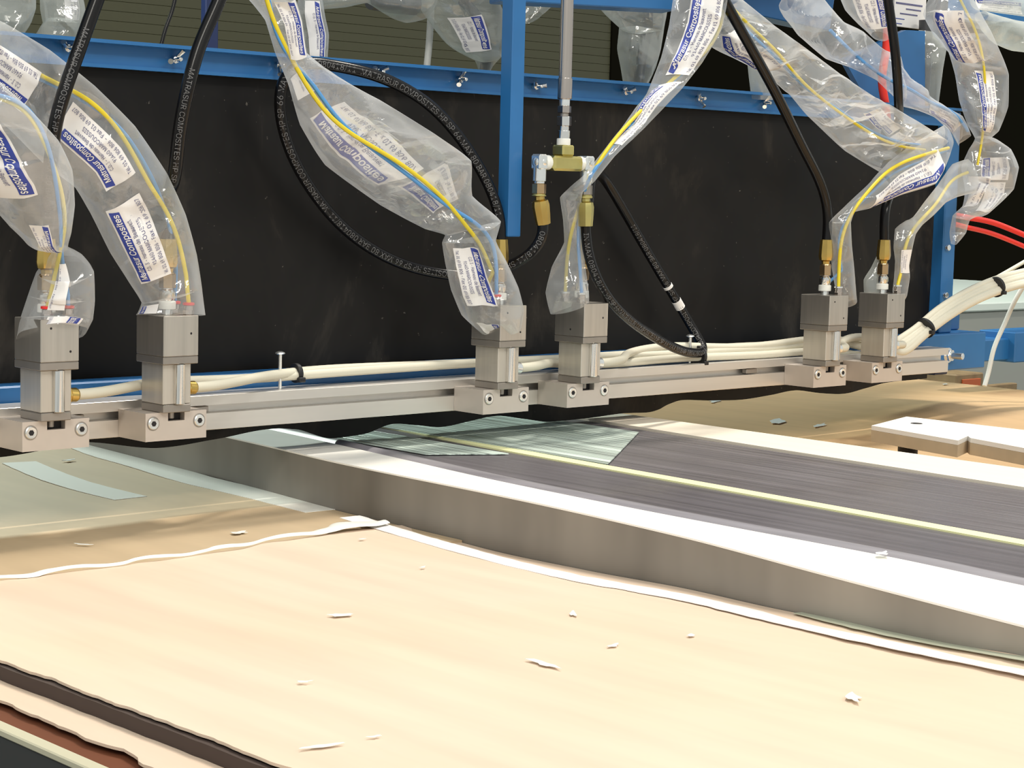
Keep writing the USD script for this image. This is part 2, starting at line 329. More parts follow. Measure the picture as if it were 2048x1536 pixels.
tv = np.linspace(0, 1, ny)
yb = np.linspace(-1.6, 0, ny)
def sheet(xl, xr, y0, y1f, z, th, nx=90, ny=220, wav=.0008, seed=1, zf=None):
    s = np.linspace(0, 1, nx); v = np.linspace(0, 1, ny)
    X = np.zeros((nx, ny)); Y = np.zeros((nx, ny))
    for it in range(3):
        Ytop = y1f(X[:, -1]) if it else np.full(nx, y1f(np.array([xl(0.0)]))[0])
        Y = y0 + (Ytop - y0)[:, None] * v[None]
        A, B = xl(Y), xr(Y); X = A + (B - A) * s[:, None]
    Z = z + wav * 2 * fb(np.stack([X, Y, 0 * X], -1).reshape(-1, 3), 3.0, seed).reshape(X.shape)
    if zf is not None: Z = Z + zf(X, Y)
    return slab(X, Y, Z, th)
left1 = lambda Y: -.733 + rag(Y, .007, 11) + rag(Y * 6, .0025, 31) - .006 * np.clip((Y + .6) / .3, -1, 1)
left2 = lambda Y: -.767 + rag(Y, .014, 23) + rag(Y * 6, .004, 37)
obj("cardboard_sheet", sheet(left1, lambda Y: XA(Y) - .0005, -1.6, front_top, .800, .0022, zf=zrise), "cardboard", smooth=40,
    label="big pale brown cardboard sheet covering the table in front of the mould", cat="cardboard")
obj("gap_shade_board", sheet(lambda Y: -.737 + rag(Y, .007, 11) - .006 * np.clip((Y + .6) / .3, -1, 1), lambda Y: -.60 + 0 * Y, -1.6, lambda X: 0 * X - .28, .7963, .0105, nx=20, seed=1, wav=0), "gap_shade", smooth=40,
    label="added dark brown board standing for the shade in the long gap at lower left", cat="board")  # board added to darken the gap between the two sheets
obj("cardboard_sheet", sheet(left2, lambda Y: -.60 + 0 * Y, -1.6, lambda X: 0 * X + .1, .7855, .0022, nx=40, seed=4), "cardboard", smooth=40,
    label="lower cardboard sheet showing as a strip with a torn edge at the near left corner", cat="cardboard")
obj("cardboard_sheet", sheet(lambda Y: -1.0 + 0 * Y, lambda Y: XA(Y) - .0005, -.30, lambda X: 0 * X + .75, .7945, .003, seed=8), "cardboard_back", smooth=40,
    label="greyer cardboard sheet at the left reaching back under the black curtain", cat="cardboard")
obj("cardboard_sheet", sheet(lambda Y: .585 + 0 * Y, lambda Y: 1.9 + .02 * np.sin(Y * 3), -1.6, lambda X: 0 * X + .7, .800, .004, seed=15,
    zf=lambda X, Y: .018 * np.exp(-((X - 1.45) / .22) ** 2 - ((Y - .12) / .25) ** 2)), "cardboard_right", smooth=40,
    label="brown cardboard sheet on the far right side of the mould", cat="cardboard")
# torn pale paper edge along the join of the two left sheets
tx = np.linspace(-.72, -.1, 160); ty = front_top(tx); wd = .003 + .026 * np.clip(fb(np.stack([tx * 18, 0 * tx, 0 * tx], -1), 1, 3) + .08, 0, 1) + .022 * np.exp(-((tx + .15) / .035) ** 2)
TX = np.repeat(tx[:, None], 5, 1); TY = ty[:, None] + wd[:, None] * np.linspace(-.3, 1, 5)[None]
TZ = .8022 + .002 * np.sin(np.pi * np.linspace(0, 1, 5))[None] + .0012 * np.sin(tx * 70)[:, None] + 0 * TX
obj("torn_paper_strip", slab(TX, TY, TZ, .0008), "tape_white", smooth=50, label="torn white paper edge running across the cardboard at the left", cat="paper strip")
def ribbon(path, w, m, z, label, cat_, name, seed=0, jag=.003):
    P = spline(np.array([onCard(*p, z) for p in path]), 14); T = np.gradient(P, axis=0); T /= np.linalg.norm(T, axis=1, keepdims=True)
    N = np.stack([-T[:, 1], T[:, 0], 0 * T[:, 0]], 1); c = np.linspace(-.5, .5, 6)
    ww = w + jag * fb(P * 40, 1, seed)
    G = P[:, None] + N[:, None] * (ww[:, None, None] * c[None, :, None])
    G[:, :, 0] += jag * .5 * fb(G.reshape(-1, 3), 60, seed + 1).reshape(G.shape[:2])
    return obj(name, slab(G[..., 0], G[..., 1], G[..., 2] + .0007, .0006), m, smooth=50, label=label, cat=cat_)
ribbon([(38, 925), (110, 955), (180, 977), (262, 997)], .046, "tape_white", .7945, "short strip of white tape at the far left, in front of the first clamp", "tape", "tape_strip")
ribbon([(150, 880), (215, 908), (300, 932), (400, 962), (500, 985), (570, 1002), (650, 1022)], .055, "tape_white", .7945, "long strip of white tape running along the foot of the mould wall", "tape", "tape_strip", 4)

ribbon([(700, 1034), (850, 1080), (1000, 1121), (1180, 1162), (1348, 1192), (1520, 1231), (1700, 1272), (1880, 1309), (2048, 1343), (2200, 1378)], .026, "label_white", .8005, "added white strip painted as the overexposed cardboard edge along the foot of the mould wall", "paper strip", "glare_strip", 7, .008)  # white colour stands for the overexposed curled edge of the cardboard
ribbon([(1600, 1226), (1700, 1251), (1800, 1273), (1920, 1296), (2048, 1318), (2200, 1345)], .014, "tape_green", .8008, "grey green strip between the mould wall and the painted white strip at the right edge", "tape", "tape_strip", 12, .004)
# loose bits of film and paper on the cardboard
def flake(px, size, z, label, name="plastic_scrap", m="scrap_film", ang=0.0, asp=.45, seed=0, curl=.0005):
    p = onCard(*px, z) if z < .82 and (px[0] < 1400 or px[1] > 1000) else onZ(*px, z); r = np.random.default_rng(seed + 100); k = 12
    a = np.linspace(0, 2 * np.pi, k, endpoint=False); rr = size * (.38 + .75 * r.random(k))
    x, y = rr * np.cos(a), rr * np.sin(a) * asp
    rings = [np.stack([x * q, y * q, curl * (q * x / size) ** 2 + .0006 + 0 * x], 1) for q in (1, .55)]
    c, s = math.cos(ang), math.sin(ang); V = np.vstack(rings + [[[0, 0, .0008]]]); V = np.vstack([V, V + [0, 0, .0004]])
    V = np.stack([V[:, 0] * c - V[:, 1] * s, V[:, 0] * s + V[:, 1] * c, V[:, 2]], 1) + p + [0, 0, .001]
    f = []; nn = 2 * k + 1
    for j in range(k):
        q = (j + 1) % k
        for o, fl in ((0, 1), (nn, 0)):
            t = [[j, q, k + q], [j, k + q, k + j], [k + j, k + q, 2 * k]]
            f += [[u + o for u in (w[::-1] if fl else w)] for w in t]
        f += [[j, q, q + nn], [j, q + nn, j + nn]]
    return obj(name, trimesh.Trimesh(V, f, process=False), m, label=label, cat="scrap")
SC = [((478, 1068), .011, .7950, "thick white scrap lying beside the torn paper edge", .2, .7), ((167, 1092), .010, .7950, "thin white scrap near the left edge, behind the torn paper edge", -.9, .25),
      ((685, 1234), .013, .8003, "curled clear scrap on the cardboard left of the middle, near its upper half", -.6, .5), ((1146, 1231), .015, .8003, "long flat white scrap in the middle of the front cardboard, nearest the mould wall", .9, .22),
      ((1226, 1295), .008, .8003, "small bright white scrap right of the bent film piece", .2, .5), ((1088, 1332), .020, .8003, "bent piece of clear film in the middle of the front cardboard", 1.5, .3),
      ((606, 1368), .007, .8003, "tiny white scrap near the long dark gap at lower left", -.4, .5), ((1706, 1399), .016, .8003, "curled white scrap at the right of the front cardboard casting a small shadow", .7, .4),
      ((640, 1497), .017, .8003, "long pale scrap at the bottom edge, left of the middle", -.3, .25), ((1380, 1275), .006, .8003, "tiny white scrap on the front cardboard below the mould wall at the right", .3, .5),
      ((845, 1138), .005, .8003, "tiny white scrap at the top of the front cardboard by the mould wall", .3, .5), ((725, 1081), .006, .8003, "small white scrap right beside the torn end of the paper edge", .1, .5),
      ((748, 1478), .006, .8003, "small white scrap on the fold line at the bottom of the front cardboard", -.3, .4), ((1890, 770), .018, .8003, "flat white scrap at the far edge of the brown cardboard on the right", .6, .35),
      ((1778, 806), .013, .8003, "small white scrap in the shade below the rightmost clamp", .3, .5), ((1645, 814), .014, .8003, "pale scrap on the right cardboard left of the shaded fold", .2, .35),
      ((1558, 845), .048, .8003, "largest pale scrap on the right cardboard, close to the cream edge", .5, .3), ((1638, 853), .036, .8003, "ragged pale scrap on the right cardboard between the largest scrap and the white board", .4, .25),
      ((1430, 803), .045, .8003, "wide white scrap half under the curtain hem right of the fourth clamp", .5, .25), ((135, 923), .012, .7950, "small glossy white scrap behind the short tape strip", .2, .5)]
SC.append(((1764, 1110), .011, .8535, "small pale drop on the grey bead beside the white mould edge", .3, .6))
for i, (px, sz, z, lb, an, asp) in enumerate(SC): flake(px, sz, z, lb, ang=an, asp=asp, seed=i)

# white board with a notch on a black foot, right
WB = thing("notched_board", "white notched board on a black foot at the right behind the mould", "board", onZ(1835, 860, .86))
zb = .862
P = [onZ(*p, zb)[:2] for p in [(1743, 851), (1813, 833), (2120, 868), (2120, 912), (2048, 896), (1941, 876), (1936, 872), (1916, 881)]]
from shapely.geometry import Polygon
def prism(poly, z0, z1):
    m = trimesh.creation.extrude_polygon(Polygon(poly), z1 - z0); m.apply_translation([0, 0, z0]); return m
obj("board_top", prism(P, zb - .006, zb), "white_board", WB); obj("board_core", prism(P, zb - .022, zb - .0062), "board_core", WB, label="beige lower layer")
q = onZ(1832, 880, zb - .022); obj("foot", cyl([q[0] + .01, q[1] + .02, .802], [q[0] + .01, q[1] + .02, zb - .022], .014), "black_tie", WB, label="black foot")
q2 = onZ(1830, 850 - 9, zb); obj("hole_plug", cyl(onZ(1833, 847, zb) - [0, 0, .004], onZ(1833, 847, zb) + [0, 0, .0004], .0085), "dark_hole", WB, label="dark hole")

# ================================================================== FRAME, CURTAIN, RAIL
def xprism(poly, x0, x1):
    m = trimesh.creation.extrude_polygon(Polygon(poly), x1 - x0); m.apply_transform(np.array([[0, 0, 1, x0], [1, 0, 0, 0], [0, 1, 0, 0], [0, 0, 0, 1.0]])); m.fix_normals(); return m
FR = thing("machine_frame", "blue painted steel frame that carries the black curtain and the rail", "frame", (0.4, .07, .88))
L0, L1 = -.62, 1.345
obj("top_beam", xprism([(.074, 1.2945), (.074, 1.3245), (.051, 1.3245), (.051, 1.3205), (.070, 1.3205), (.070, 1.2985), (.0665, 1.2985), (.0665, 1.2945)], L0, L1), "blue_paint", FR)
obj("post", box(1.310, 1.345, .062, .092, .9476, 1.3195, .002), "blue_paint", FR)
for z in (1.092, 1.012): obj("screw", cyl([1.319, .056, z], [1.319, .062, z], .005), "zinc", FR)
obj("lower_beam", box(L0, 1.425, .0455, .078, .8855, .9475, .002), "blue_paint", FR)
obj("bracket", box(1.352, 1.425, .10, .15, .9478, .990, .002), "blue_paint", FR)
obj("cross_arm", box(1.19, 1.425, .0785, .235, .900, .9474, .002), "blue_paint", FR)
obj("frame_foot", box(1.385, 1.425, .12, .16, .868, .8995, .002), "blue_dark", FR, label="dark blue foot")
WN = [(137, 96), (352, 119), (560, 131), (757, 144), (922, 159), (1073, 173), (1253, 184), (1400, 197), (1531, 206)]
for i, p in enumerate(WN):
    q = onY(*p, .064); a = (.3, 1.1, 2.0, .5, 1.5, .15, .4, 2.6, 1.4)[i]
    ms = [cyl(q + [0, .0065, 0], q + [0, -.001, 0], .0045), cyl(q + [0, .0, 0], q + [0, -.011, 0], .0026, 10)]
    for s in (0, 1):
        d = np.array([math.cos(a + s * 2.3), 0, math.sin(a + s * 2.3)])
        ms.append(tube(np.array([q + d * .003, q + d * .0075 + [0, -.0035, 0], q + d * .012 + [0, -.007, 0]]), [.0028, .0026, .0033], 8))
    obj("wing_nut", cat(ms), "bright_steel", FR)
q = onY(1912, 712, .03); obj("clamp_bolt", cat([hexn(q + [0, .016, 0], [0, -1, 0], 0, .008, .0105), cyl(q + [0, .01, 0], q + [.003, -.012, 0], .0056), lathe(q + [0, .0165, 0], [0, -1, 0], [(0, .013), (.0015, .013)], 20)]), "zinc", FR)

HEM = [(-120, 925, .03), (0, 915), (70, 905), (160, 887), (330, 896), (440, 880), (560, 859), (600, 860), (660, 876), (720, 868), (790, 848), (830, 850), (880, 853), (940, 843), (1000, 833), (1050, 838), (1100, 843), (1170, 836), (1240, 826), (1290, 824), (1340, 808), (1370, 801), (1420, 801), (1480, 799), (1540, 790), (1590, 781), (1640, 786), (1680, 787), (1730, 776), (1780, 765), (1830, 760), (1868, 756)]
hp = np.array([onY(p[0], p[1], .085) for p in HEM])
xs = np.linspace(-.62, 1.318, 330); zh = PchipInterpolator(hp[:, 0], hp[:, 2])(np.clip(xs, hp[0, 0], hp[-1, 0])); nz = 70
s = np.linspace(0, 1, nz); CZ = 1.318 + (zh[:, None] - 1.318) * s[None]; CX_ = np.repeat(xs[:, None], nz, 1)
Q = np.stack([CX_ * 5, CZ * 1.2, 0 * CX_], -1).reshape(-1, 3)
wv = (zh[:, None] - .862) * .9
CYs = .0835 + .010 * s[None] ** 2 * (2 * fb(Q, 1, 6).reshape(CX_.shape)) + wv * s[None] ** 3 + .004 * s[None] ** 2
CYs = np.maximum(CYs, .0795)
def vsheet(X, Y, Z, th):
    nu, nv = X.shape; n_ = nu * nv; A = np.stack([X, Y, Z], -1).reshape(-1, 3); f = grid_faces(nu, nv); F_ = [f, f[:, ::-1] + n_]; idx = np.arange(n_).reshape(nu, nv)
    for e in (idx[0], idx[-1][::-1], idx[:, 0][::-1], idx[:, -1]): a, b = e[:-1], e[1:]; F_ += [np.stack([a, b, b + n_], 1), np.stack([a, b + n_, a + n_], 1)]
    t = trimesh.Trimesh(np.vstack([A, A + [0, th, 0]]), np.vstack(F_), process=False); t.fix_normals(); return t
obj("curtain", vsheet(CX_, CYs, CZ, .003), "curtain_rubber", smooth=60, label="black rubber curtain with a wavy hem hung from the blue frame", cat="curtain")

RL = thing("extrusion_rail", "long silver slotted aluminium rail carrying the six valves", "rail", (.3, .02, .89))
obj("profile", xprism([(0, .8906), (.0006, .890), (.040, .890), (.040, .930), (.0006, .930), (0, .9294), (0, .9186), (.015, .9186), (.015, .9092), (0, .9092)], L0, 1.2485), "aluminium", RL)
for x in (-.376, -.215, .262, .41, .752, .905, 1.06): obj("slot_nut", box(x - .012, x + .012, .002, .011, .9105, .9175), "plate_steel", RL)

dk = prism([(-.9, .06), (1.15, .06), (1.75, .36), (1.2, .70), (-.9, .70)], 1.60, 1.62)  # unseen deck added to keep lamp light off the strip behind the curtain
obj("added_shade_deck", dk, "blue_paint", label="added blue deck out of view above the sleeves, shading the strip behind the curtain", cat="added deck")

# hanging blue posts and beams in front, above
obj("hanger_bar", box(.2055, .2275, -.052, -.031, 1.112, 1.56, .0012), "blue_paint", label="blue square bar hanging down left of the brass tee", cat="bar")
def bar3(p, q, w, h, name, label):
    d = (q - p) / np.linalg.norm(q - p); sd = np.cross([0, 0, 1.0], d); sd /= np.linalg.norm(sd); L = np.linalg.norm(q - p)
    m = box(0, L, 0, w, 0, h, .0015); T = np.eye(4); T[:3, 0] = d; T[:3, 1] = sd; T[:3, 2] = np.cross(d, sd); T[:3, 3] = p; m.apply_transform(T)
    obj(name, m, "blue_paint", label=label, cat="beam")
z1 = onY(1045, 5, .05)[2]; bar3(onY(1000, 2, .06), onZ(1352, 21, z1), .05, .06, "cross_beam", "short blue beam at the top edge right of the steel pipe")
z2 = onY(1590, 49, .2)[2]; bar3(onY(1440, 14, .30), onZ(1660, 62, z2), .05, .08, "cross_beam", "blue beam at the top edge behind the right-hand clear sleeves")
z3 = onY(1960, 45, .35)[2]; bar3(onY(1930, 37, .35), onZ(2120, 58, z3), .05, .05, "cross_beam", "dark topped blue beam in the top right corner")
g = [onY(*p, .11) for p in [(1688, 118), (1812, 60), (1850, 62), (1850, 225), (1812, 222), (1740, 212)]]
gm = prism([(p[0], p[2]) for p in g], 0, .01); gm.apply_transform(np.array([[1, 0, 0, 0], [0, 0, -1, .12], [0, 1, 0, 0], [0, 0, 0, 1.0]]))
gm.fix_normals(); obj("gusset_plate", gm, "blue_paint", label="blue gusset plate above the beam behind the red hose", cat="plate")

# ================================================================== VALVES
ORD = ["leftmost", "second", "third", "fourth", "fifth", "sixth"]
X0 = [-.470, -.323, .167, .314, .825, .967]
def push_in(V, p, red=True):
    p = np.asarray(p); Z = [0, 0, 1]
    f = obj("push_in_fitting", cat([hexn(p, Z, 0, .005, .0060), lathe(p, Z, [(.005, .0052), (.010, .0052), (.0104, .0048)], 16)]), "pipe_steel", V)
    obj("release_collar", lathe(p, Z, [(.0104, .0045), (.0107, .0064), (.0130, .0064), (.0135, .0048)], 16), "red_plastic" if red else "zinc", f, label="red release collar" if red else None)
def yprism(poly, y0, y1):
    m = prism(poly, 0, y1 - y0); m.apply_transform(np.array([[1, 0, 0, 0], [0, 0, -1, y1], [0, 1, 0, 0], [0, 0, 0, 1.0]])); m.fix_normals(); return m
def valve(i, label, pins, pins_red):
    x = X0[i]; V = thing("dispensing_valve", label, "valve", (x + .039, -.03, .89))
    yf = -.055
    cl = obj("clamp_block", yprism([(x, .8905), (x + .078, .8905), (x + .078, .9213), (x + .0495, .9213), (x + .0495, .9115), (x + .0285, .9115), (x + .0285, .9213), (x, .9213)], yf, -.0002), "clamp_alloy", V)
    for bx in (.0095, .0685):
        c = np.array([x + bx, yf, .9100]); D = [0, -1, 0]
        obj("bolt_recess", lathe(c, D, [(-.002, .0078), (.0003, .0078)], 24), "plate_steel", cl)
        b = obj("bolt", lathe(c, D, [(-.002, .0066), (.0012, .0066), (.0019, .0058), (.0018, .0035)], 24), "zinc", cl)
        # (third level would be too deep: the hexagon socket belongs to the bolt mesh's face)
        obj("bolt_socket", hexn(c, D, .0013, .0022, .0032), "dark_hole", cl)
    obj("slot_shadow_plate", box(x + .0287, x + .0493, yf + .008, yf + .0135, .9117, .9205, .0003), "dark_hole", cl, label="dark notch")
    obj("nozzle_tip", cyl([x + .036, -.049, .9135], [x + .036, -.049, .924], .0035), "plate_steel", V)
    obj("spacer_plate", box(x + .017, x + .0518, -.0637, -.0195, .9215, .9302), "plate_steel", V)
    obj("valve_body", box(x + .017, x + .0525, -.0625, -.0195, .9304, .9743), "body_alloy", V)
    obj("guide_rod", cyl([x + .0365, -.0648, .9306], [x + .0365, -.0648, .9742], .0060, 24), "bright_steel", V, label="polished vertical rod")
    obj("collar_plate", box(x + .0125, x + .0572, -.0697, -.0155, .9745, .9828), "plate_steel", V)
    h = obj("head_block", box(x + .0127, x + .0572, -.0699, -.0155, .983, 1.027), "valve_steel", V)
    for sx, sz in ((.0475, 1.0075), ) if i in (1, 3) else ((.047, .9935), (.0245, 1.018)): obj("pin_hole", cyl([x + sx, -.0693, sz], [x + sx, -.0702, sz], .0014, 10), "dark_hole", h)
    if i in (2, 3): obj("pin_hole", cyl([x + .0132, -.045, .992], [x + .0124, -.045, .992], .0014, 10), "dark_hole", h)
    c = np.array([x + .035, -.042, 1.027]); Z = [0, 0, 1]
    obj("inlet_stub", lathe(c, Z, [(0, .0058), (.0055, .0058)], 20), "zinc", V)
    obj("sealing_collar", lathe(c, Z, [(.0055, .0085), (.006, .0094), (.0135, .0094), (.0145, .0085)], 22), "white_plastic", V, label="white sealing collar")
    obj("adapter", lathe(c, Z, [(.0145, .0075), (.018, .0088), (.024, .0088), (.0275, .0062), (.0285, .0062)], 22), "bright_steel", V)
    obj("swivel_nut", cat([hexn(c, Z, .0285, .044, .0092), lathe(c, Z, [(.044, .0080), (.0455, .0075)], 20)]), "copper_tone", V, label="copper coloured swivel nut")
    for p, r in zip(pins, pins_red): push_in(V, p, r)
    g = np.array([x + .0525, -.050, .9460])
    obj("cable_gland", cat([hexn(g, [1, 0, 0], 0, .005, .0086), lathe(g, [1, 0, 0], [(.005, .0074), (.0125, .0074), (.0145, .0060)], 18)]), "brass" if i < 2 else "zinc", V)
PR = [[(.0254, -.060), (.0500, -.060)], [(.0505, -.060), (.0505, -.033)], [(.0190, -.054), (.0190, -.030)], [(.0190, -.0275), (.0195, -.057)], [(.0447, -.060), (.0505, -.031)], [(.0496, -.060), (.0505, -.033)]]
PIN = [[(X0[i] + a, b, 1.027) for a, b in q] for i, q in enumerate(PR)]
VL = ["leftmost dispensing valve, half wrapped in a torn clear bag printed Tél", "dispensing valve second from the left, with a bright yellow tube at its right", "dispensing valve third from the left, under the printed sleeve left of the brass tee",
      "dispensing valve fourth from the left, just below the brass tee", "dispensing valve fifth from the left, second from the right", "rightmost dispensing valve, nearest the rail's end"]
for i in range(6): valve(i, VL[i], PIN[i], [True, True] if i < 3 else [False, False])

# ================================================================== TEXT ON SURFACES
TXT = {}
def flat_text(t, bold=False, italic=0.0):
    """flat lettering, capitals one unit tall, starting at x = 0: vertices (x, y), triangles, width"""
    k = (t, bold)
    if k not in TXT:
        m = meshkit.text_mesh(t, 1.0, 0.01, bold); v, f = np.array(m.vertices), np.array(m.faces)
        up = np.cross(v[f[:, 1]] - v[f[:, 0]], v[f[:, 2]] - v[f[:, 0]])[:, 2] > 1e-9
        f = f[up & (v[f][:, :, 2].min(1) > .005)]; u, inv = np.unique(f, return_inverse=True)
        TXT[k] = (v[u][:, :2], inv.reshape(-1, 3), float(v[u][:, 0].max()))
    v, f, w = TXT[k]; v = v.copy(); v[:, 0] += v[:, 1] * italic
    return v, f, w

# ================================================================== HOSES
def tocam(P, T):
    n = CAM - P; n = n - T * (n * T).sum(1, keepdims=True); return n / np.linalg.norm(n, axis=1, keepdims=True)
def hose(name, label, P, r, m="hose_rubber", text=None, s0=.02, h=.006, flip=False, cat_="hose", ends=()):
    H = thing(name, label, cat_, P[0])
    P = np.asarray(P); obj("hose", tube(P, r, 14), m, H, smooth=60)
    if text:
        D = np.r_[0, np.cumsum(np.linalg.norm(np.diff(P, axis=0), axis=1))]; Q = P[::-1] if flip else P; Dq = D[-1] - D[::-1] if flip else D
        v, f, w = flat_text(text); sc = h
        ss = s0 + v[:, 0] * sc; ok = ss < Dq[-1] - .01
        keep = ok[f].all(1); f = f[keep]
        C = np.stack([np.interp(ss, Dq, Q[:, k]) for k in range(3)], 1); Tq = np.gradient(Q, axis=0); Tq /= np.linalg.norm(Tq, axis=1, keepdims=True)
        T = np.stack([np.interp(ss, Dq, Tq[:, k]) for k in range(3)], 1); T /= np.linalg.norm(T, axis=1, keepdims=True)
        n = tocam(C, T); u = np.cross(n, T); a = (v[:, 1] * sc - sc * .5) / r
        pos = C + (r + .00035) * (np.cos(a)[:, None] * n + np.sin(a)[:, None] * u)
        obj("printed_text", trimesh.Trimesh(pos, f, process=False), "hose_print", H, smooth=False, label="white lettering along the hose")
    for (p, d, kind) in ends:
        p, d = np.asarray(p, float), np.asarray(d, float); d = d / np.linalg.norm(d)     # p: free end of the ferrule, d: towards the hose
        obj("hose_ferrule", lathe(p, d, [(0, .0058), (.004, .0062), (.006, .0098), (.012, .0110), (.022, .0104), (.036, .0092), (.0365, .0076)], 8), kind, H, label="brass ferrule")
    return H
LINE = "MATRASUR COMPOSITES HP SP 66 MAX 80 BAR 080418/11  "
def nut_top(i): return np.array([X0[i] + .035, -.042, 1.0725])
def nut_end(i): return (nut_top(i), [0, 0, 1], "brass")
up = lambda i: nut_top(i) + [0, 0, .034]
hp1 = spline([up(0), up(0) + [.0, -.004, .04], onY(97, 380, -.07), onY(104, 300, -.085), onY(113, 240, -.095), onY(140, 150, -.10), onY(172, 60, -.10), onY(205, -30, -.10), onY(240, -120, -.10)], 12)
hose("supply_hose", "black supply hose at the far left running up past the blue beam", hp1, .0072, text=LINE * 2, s0=.10, h=.0055, flip=True, ends=[nut_end(0)])
hp2 = spline([up(1), up(1) + [0, -.002, .05], onY(347, 360, -.07), onY(358, 270, -.09), onY(377, 170, -.10), onY(400, 90, -.10), onY(430, 20, -.10), onY(470, -80, -.10)], 12)
hose("supply_hose", "black supply hose second from the left, in front of the sloping sleeve", hp2, .0073, text=LINE * 2, s0=.13, h=.0055, flip=True, ends=[nut_end(1)])
TY = -.070
pl, pr = onY(1077, 388, TY), onY(1171, 392, TY)
hp3 = spline([onY(1086, 443, TY), onY(1084, 470, TY), onY(1062, 505, -.06), onY(1010, 535, -.03), onY(940, 550, .01), onY(860, 543, .035), onY(765, 510, .045), onY(690, 458, .05), onY(620, 375, .05), onY(580, 300, .045), onY(563, 240, .04), onY(560, 200, .035),
              onY(572, 155, .03), onY(605, 130, .02), onY(660, 130, .012), onY(720, 142, .0), onY(800, 172, -.01), onY(870, 220, -.02), onY(930, 290, -.03), onY(972, 360, -.035), onY(995, 420, -.04), up(2) + [0, 0, .012], up(2)], 10)
hose("looped_hose", "black printed hose looping from the tee's left arm over to the third valve", hp3, .0070, text="080418/11 SP " + LINE * 3, s0=.012, h=.0068, ends=[(onY(1079, 392, TY), hp3[0] - onY(1079, 392, TY), "brass"), nut_end(2)])
hp4 = spline([onY(1171, 446, TY), onY(1176, 500, TY), onY(1196, 560, -.072), onY(1240, 622, -.06), onY(1300, 668, -.035), onY(1360, 700, -.012), onY(1392, 706, .002), onY(1405, 694, .02), onY(1390, 665, .035), onY(1352, 600, .045), onY(1300, 512, .05), onY(1250, 425, .05), onY(1222, 378, .045), onY(1200, 350, .03), onY(1183, 362, .005), onY(1176, 420, -.02), up(3) + [0, 0, .02], up(3)], 10)
H4 = hose("looped_hose", "black printed hose looping from the tee's right arm down to the rail and back up", hp4, .0068, text="IN MAX 080418/11 HP SP 66 " + LINE * 2, s0=.012, h=.0064, ends=[(onY(1171, 396, TY), hp4[0] - onY(1171, 396, TY), "pale_brass"), nut_end(3)])
for tp, tl in (((1358, 608), .0075), ((1336, 577), .0025)):                # white markers on the returning half of the loop
    tg = onY(*tp, .045); k = 60 + int(np.argmin(np.linalg.norm(hp4[60:] - tg, axis=1))); dv = hp4[k + 1] - hp4[k]
    obj("white_marker", lathe(hp4[k], dv, [(-tl, .0069), (-tl + .0003, .0073), (tl - .0003, .0073), (tl, .0069)], 16), "label_white", H4, label="white marker band")
hp5 = spline([up(4), up(4) + [0, 0, .035], onY(1612, 308, -.06), onY(1556, 195, -.085), onY(1455, 12, -.11), onY(1400, -90, -.11)], 12)
hose("supply_hose", "black hose coming down from the top right of centre to the fifth valve", hp5, .0072, ends=[nut_end(4)])
hp6 = spline([up(5), up(5) + [0, 0, .05], onY(1786, 370, -.025), onY(1796, 270, -.03), onY(1797, 200, -.08), onY(1791, 110, -.10), onY(1779, 20, -.10), onY(1766, -70, -.10)], 12)
hose("supply_hose", "black hose hanging straight down at the right to the rightmost valve", hp6, .0072, ends=[nut_end(5)])

# brass tee on its steel pipe
TE = thing("tee_manifold", "steel pipe ending in a brass tee with two elbows, in the middle of the picture", "pipe fitting", onY(1128, 345, TY))
def on(x, y): return onY(x, y, TY)
dn = [0, 0, -1]
c = on(1131, -40); ax = lambda y: on(1130 - (y / 320) * 4, y)
zt = lambda y: ax(y)[2]
XC, = [on(1128, 250)[0]]
def seg(name, y0, y1, r, m, n=22, hexa=False, label=None, prof=None):
    p = np.array([XC, TY, zt(y0)]); L = zt(y0) - zt(y1)
    return obj(name, hexn(p, dn, 0, L, r) if hexa else lathe(p, dn, prof or [(0, r * .95), (.0008, r), (L - .0008, r), (L, r * .95)], n), m, TE, label=label)
seg("riser_pipe", -60, 157, .0082, "pipe_steel")
seg("pipe_sleeve", 156, 198, .0092, "pipe_steel", label="slightly thicker pipe sleeve")
seg("reducer", 198, 212, .0068, "zinc"); seg("union_nut", 212, 226, .0088, "pipe_steel", hexa=True); seg("thread_joint", 226, 234, .0055, "plate_steel")
seg("union_nut", 233, 252, .0095, "bright_steel", hexa=True); seg("nipple", 252, 262, .0066, "bright_steel"); seg("adapter", 261, 278, .0080, "bright_steel"); seg("sealing_collar", 277, 292, .0088, "white_plastic", label="white sealing tape")
zc = zt(324); zl = .0105
obj("tee_body", cat([box(XC - .0105, XC + .0105, TY - .0105, TY + .0105, zt(312), zt(290), .002), box(XC - .026, XC + .026, TY - .0115, TY + .0115, zt(342), zt(312), .003)]), "pale_brass", TE, label="brass tee body")
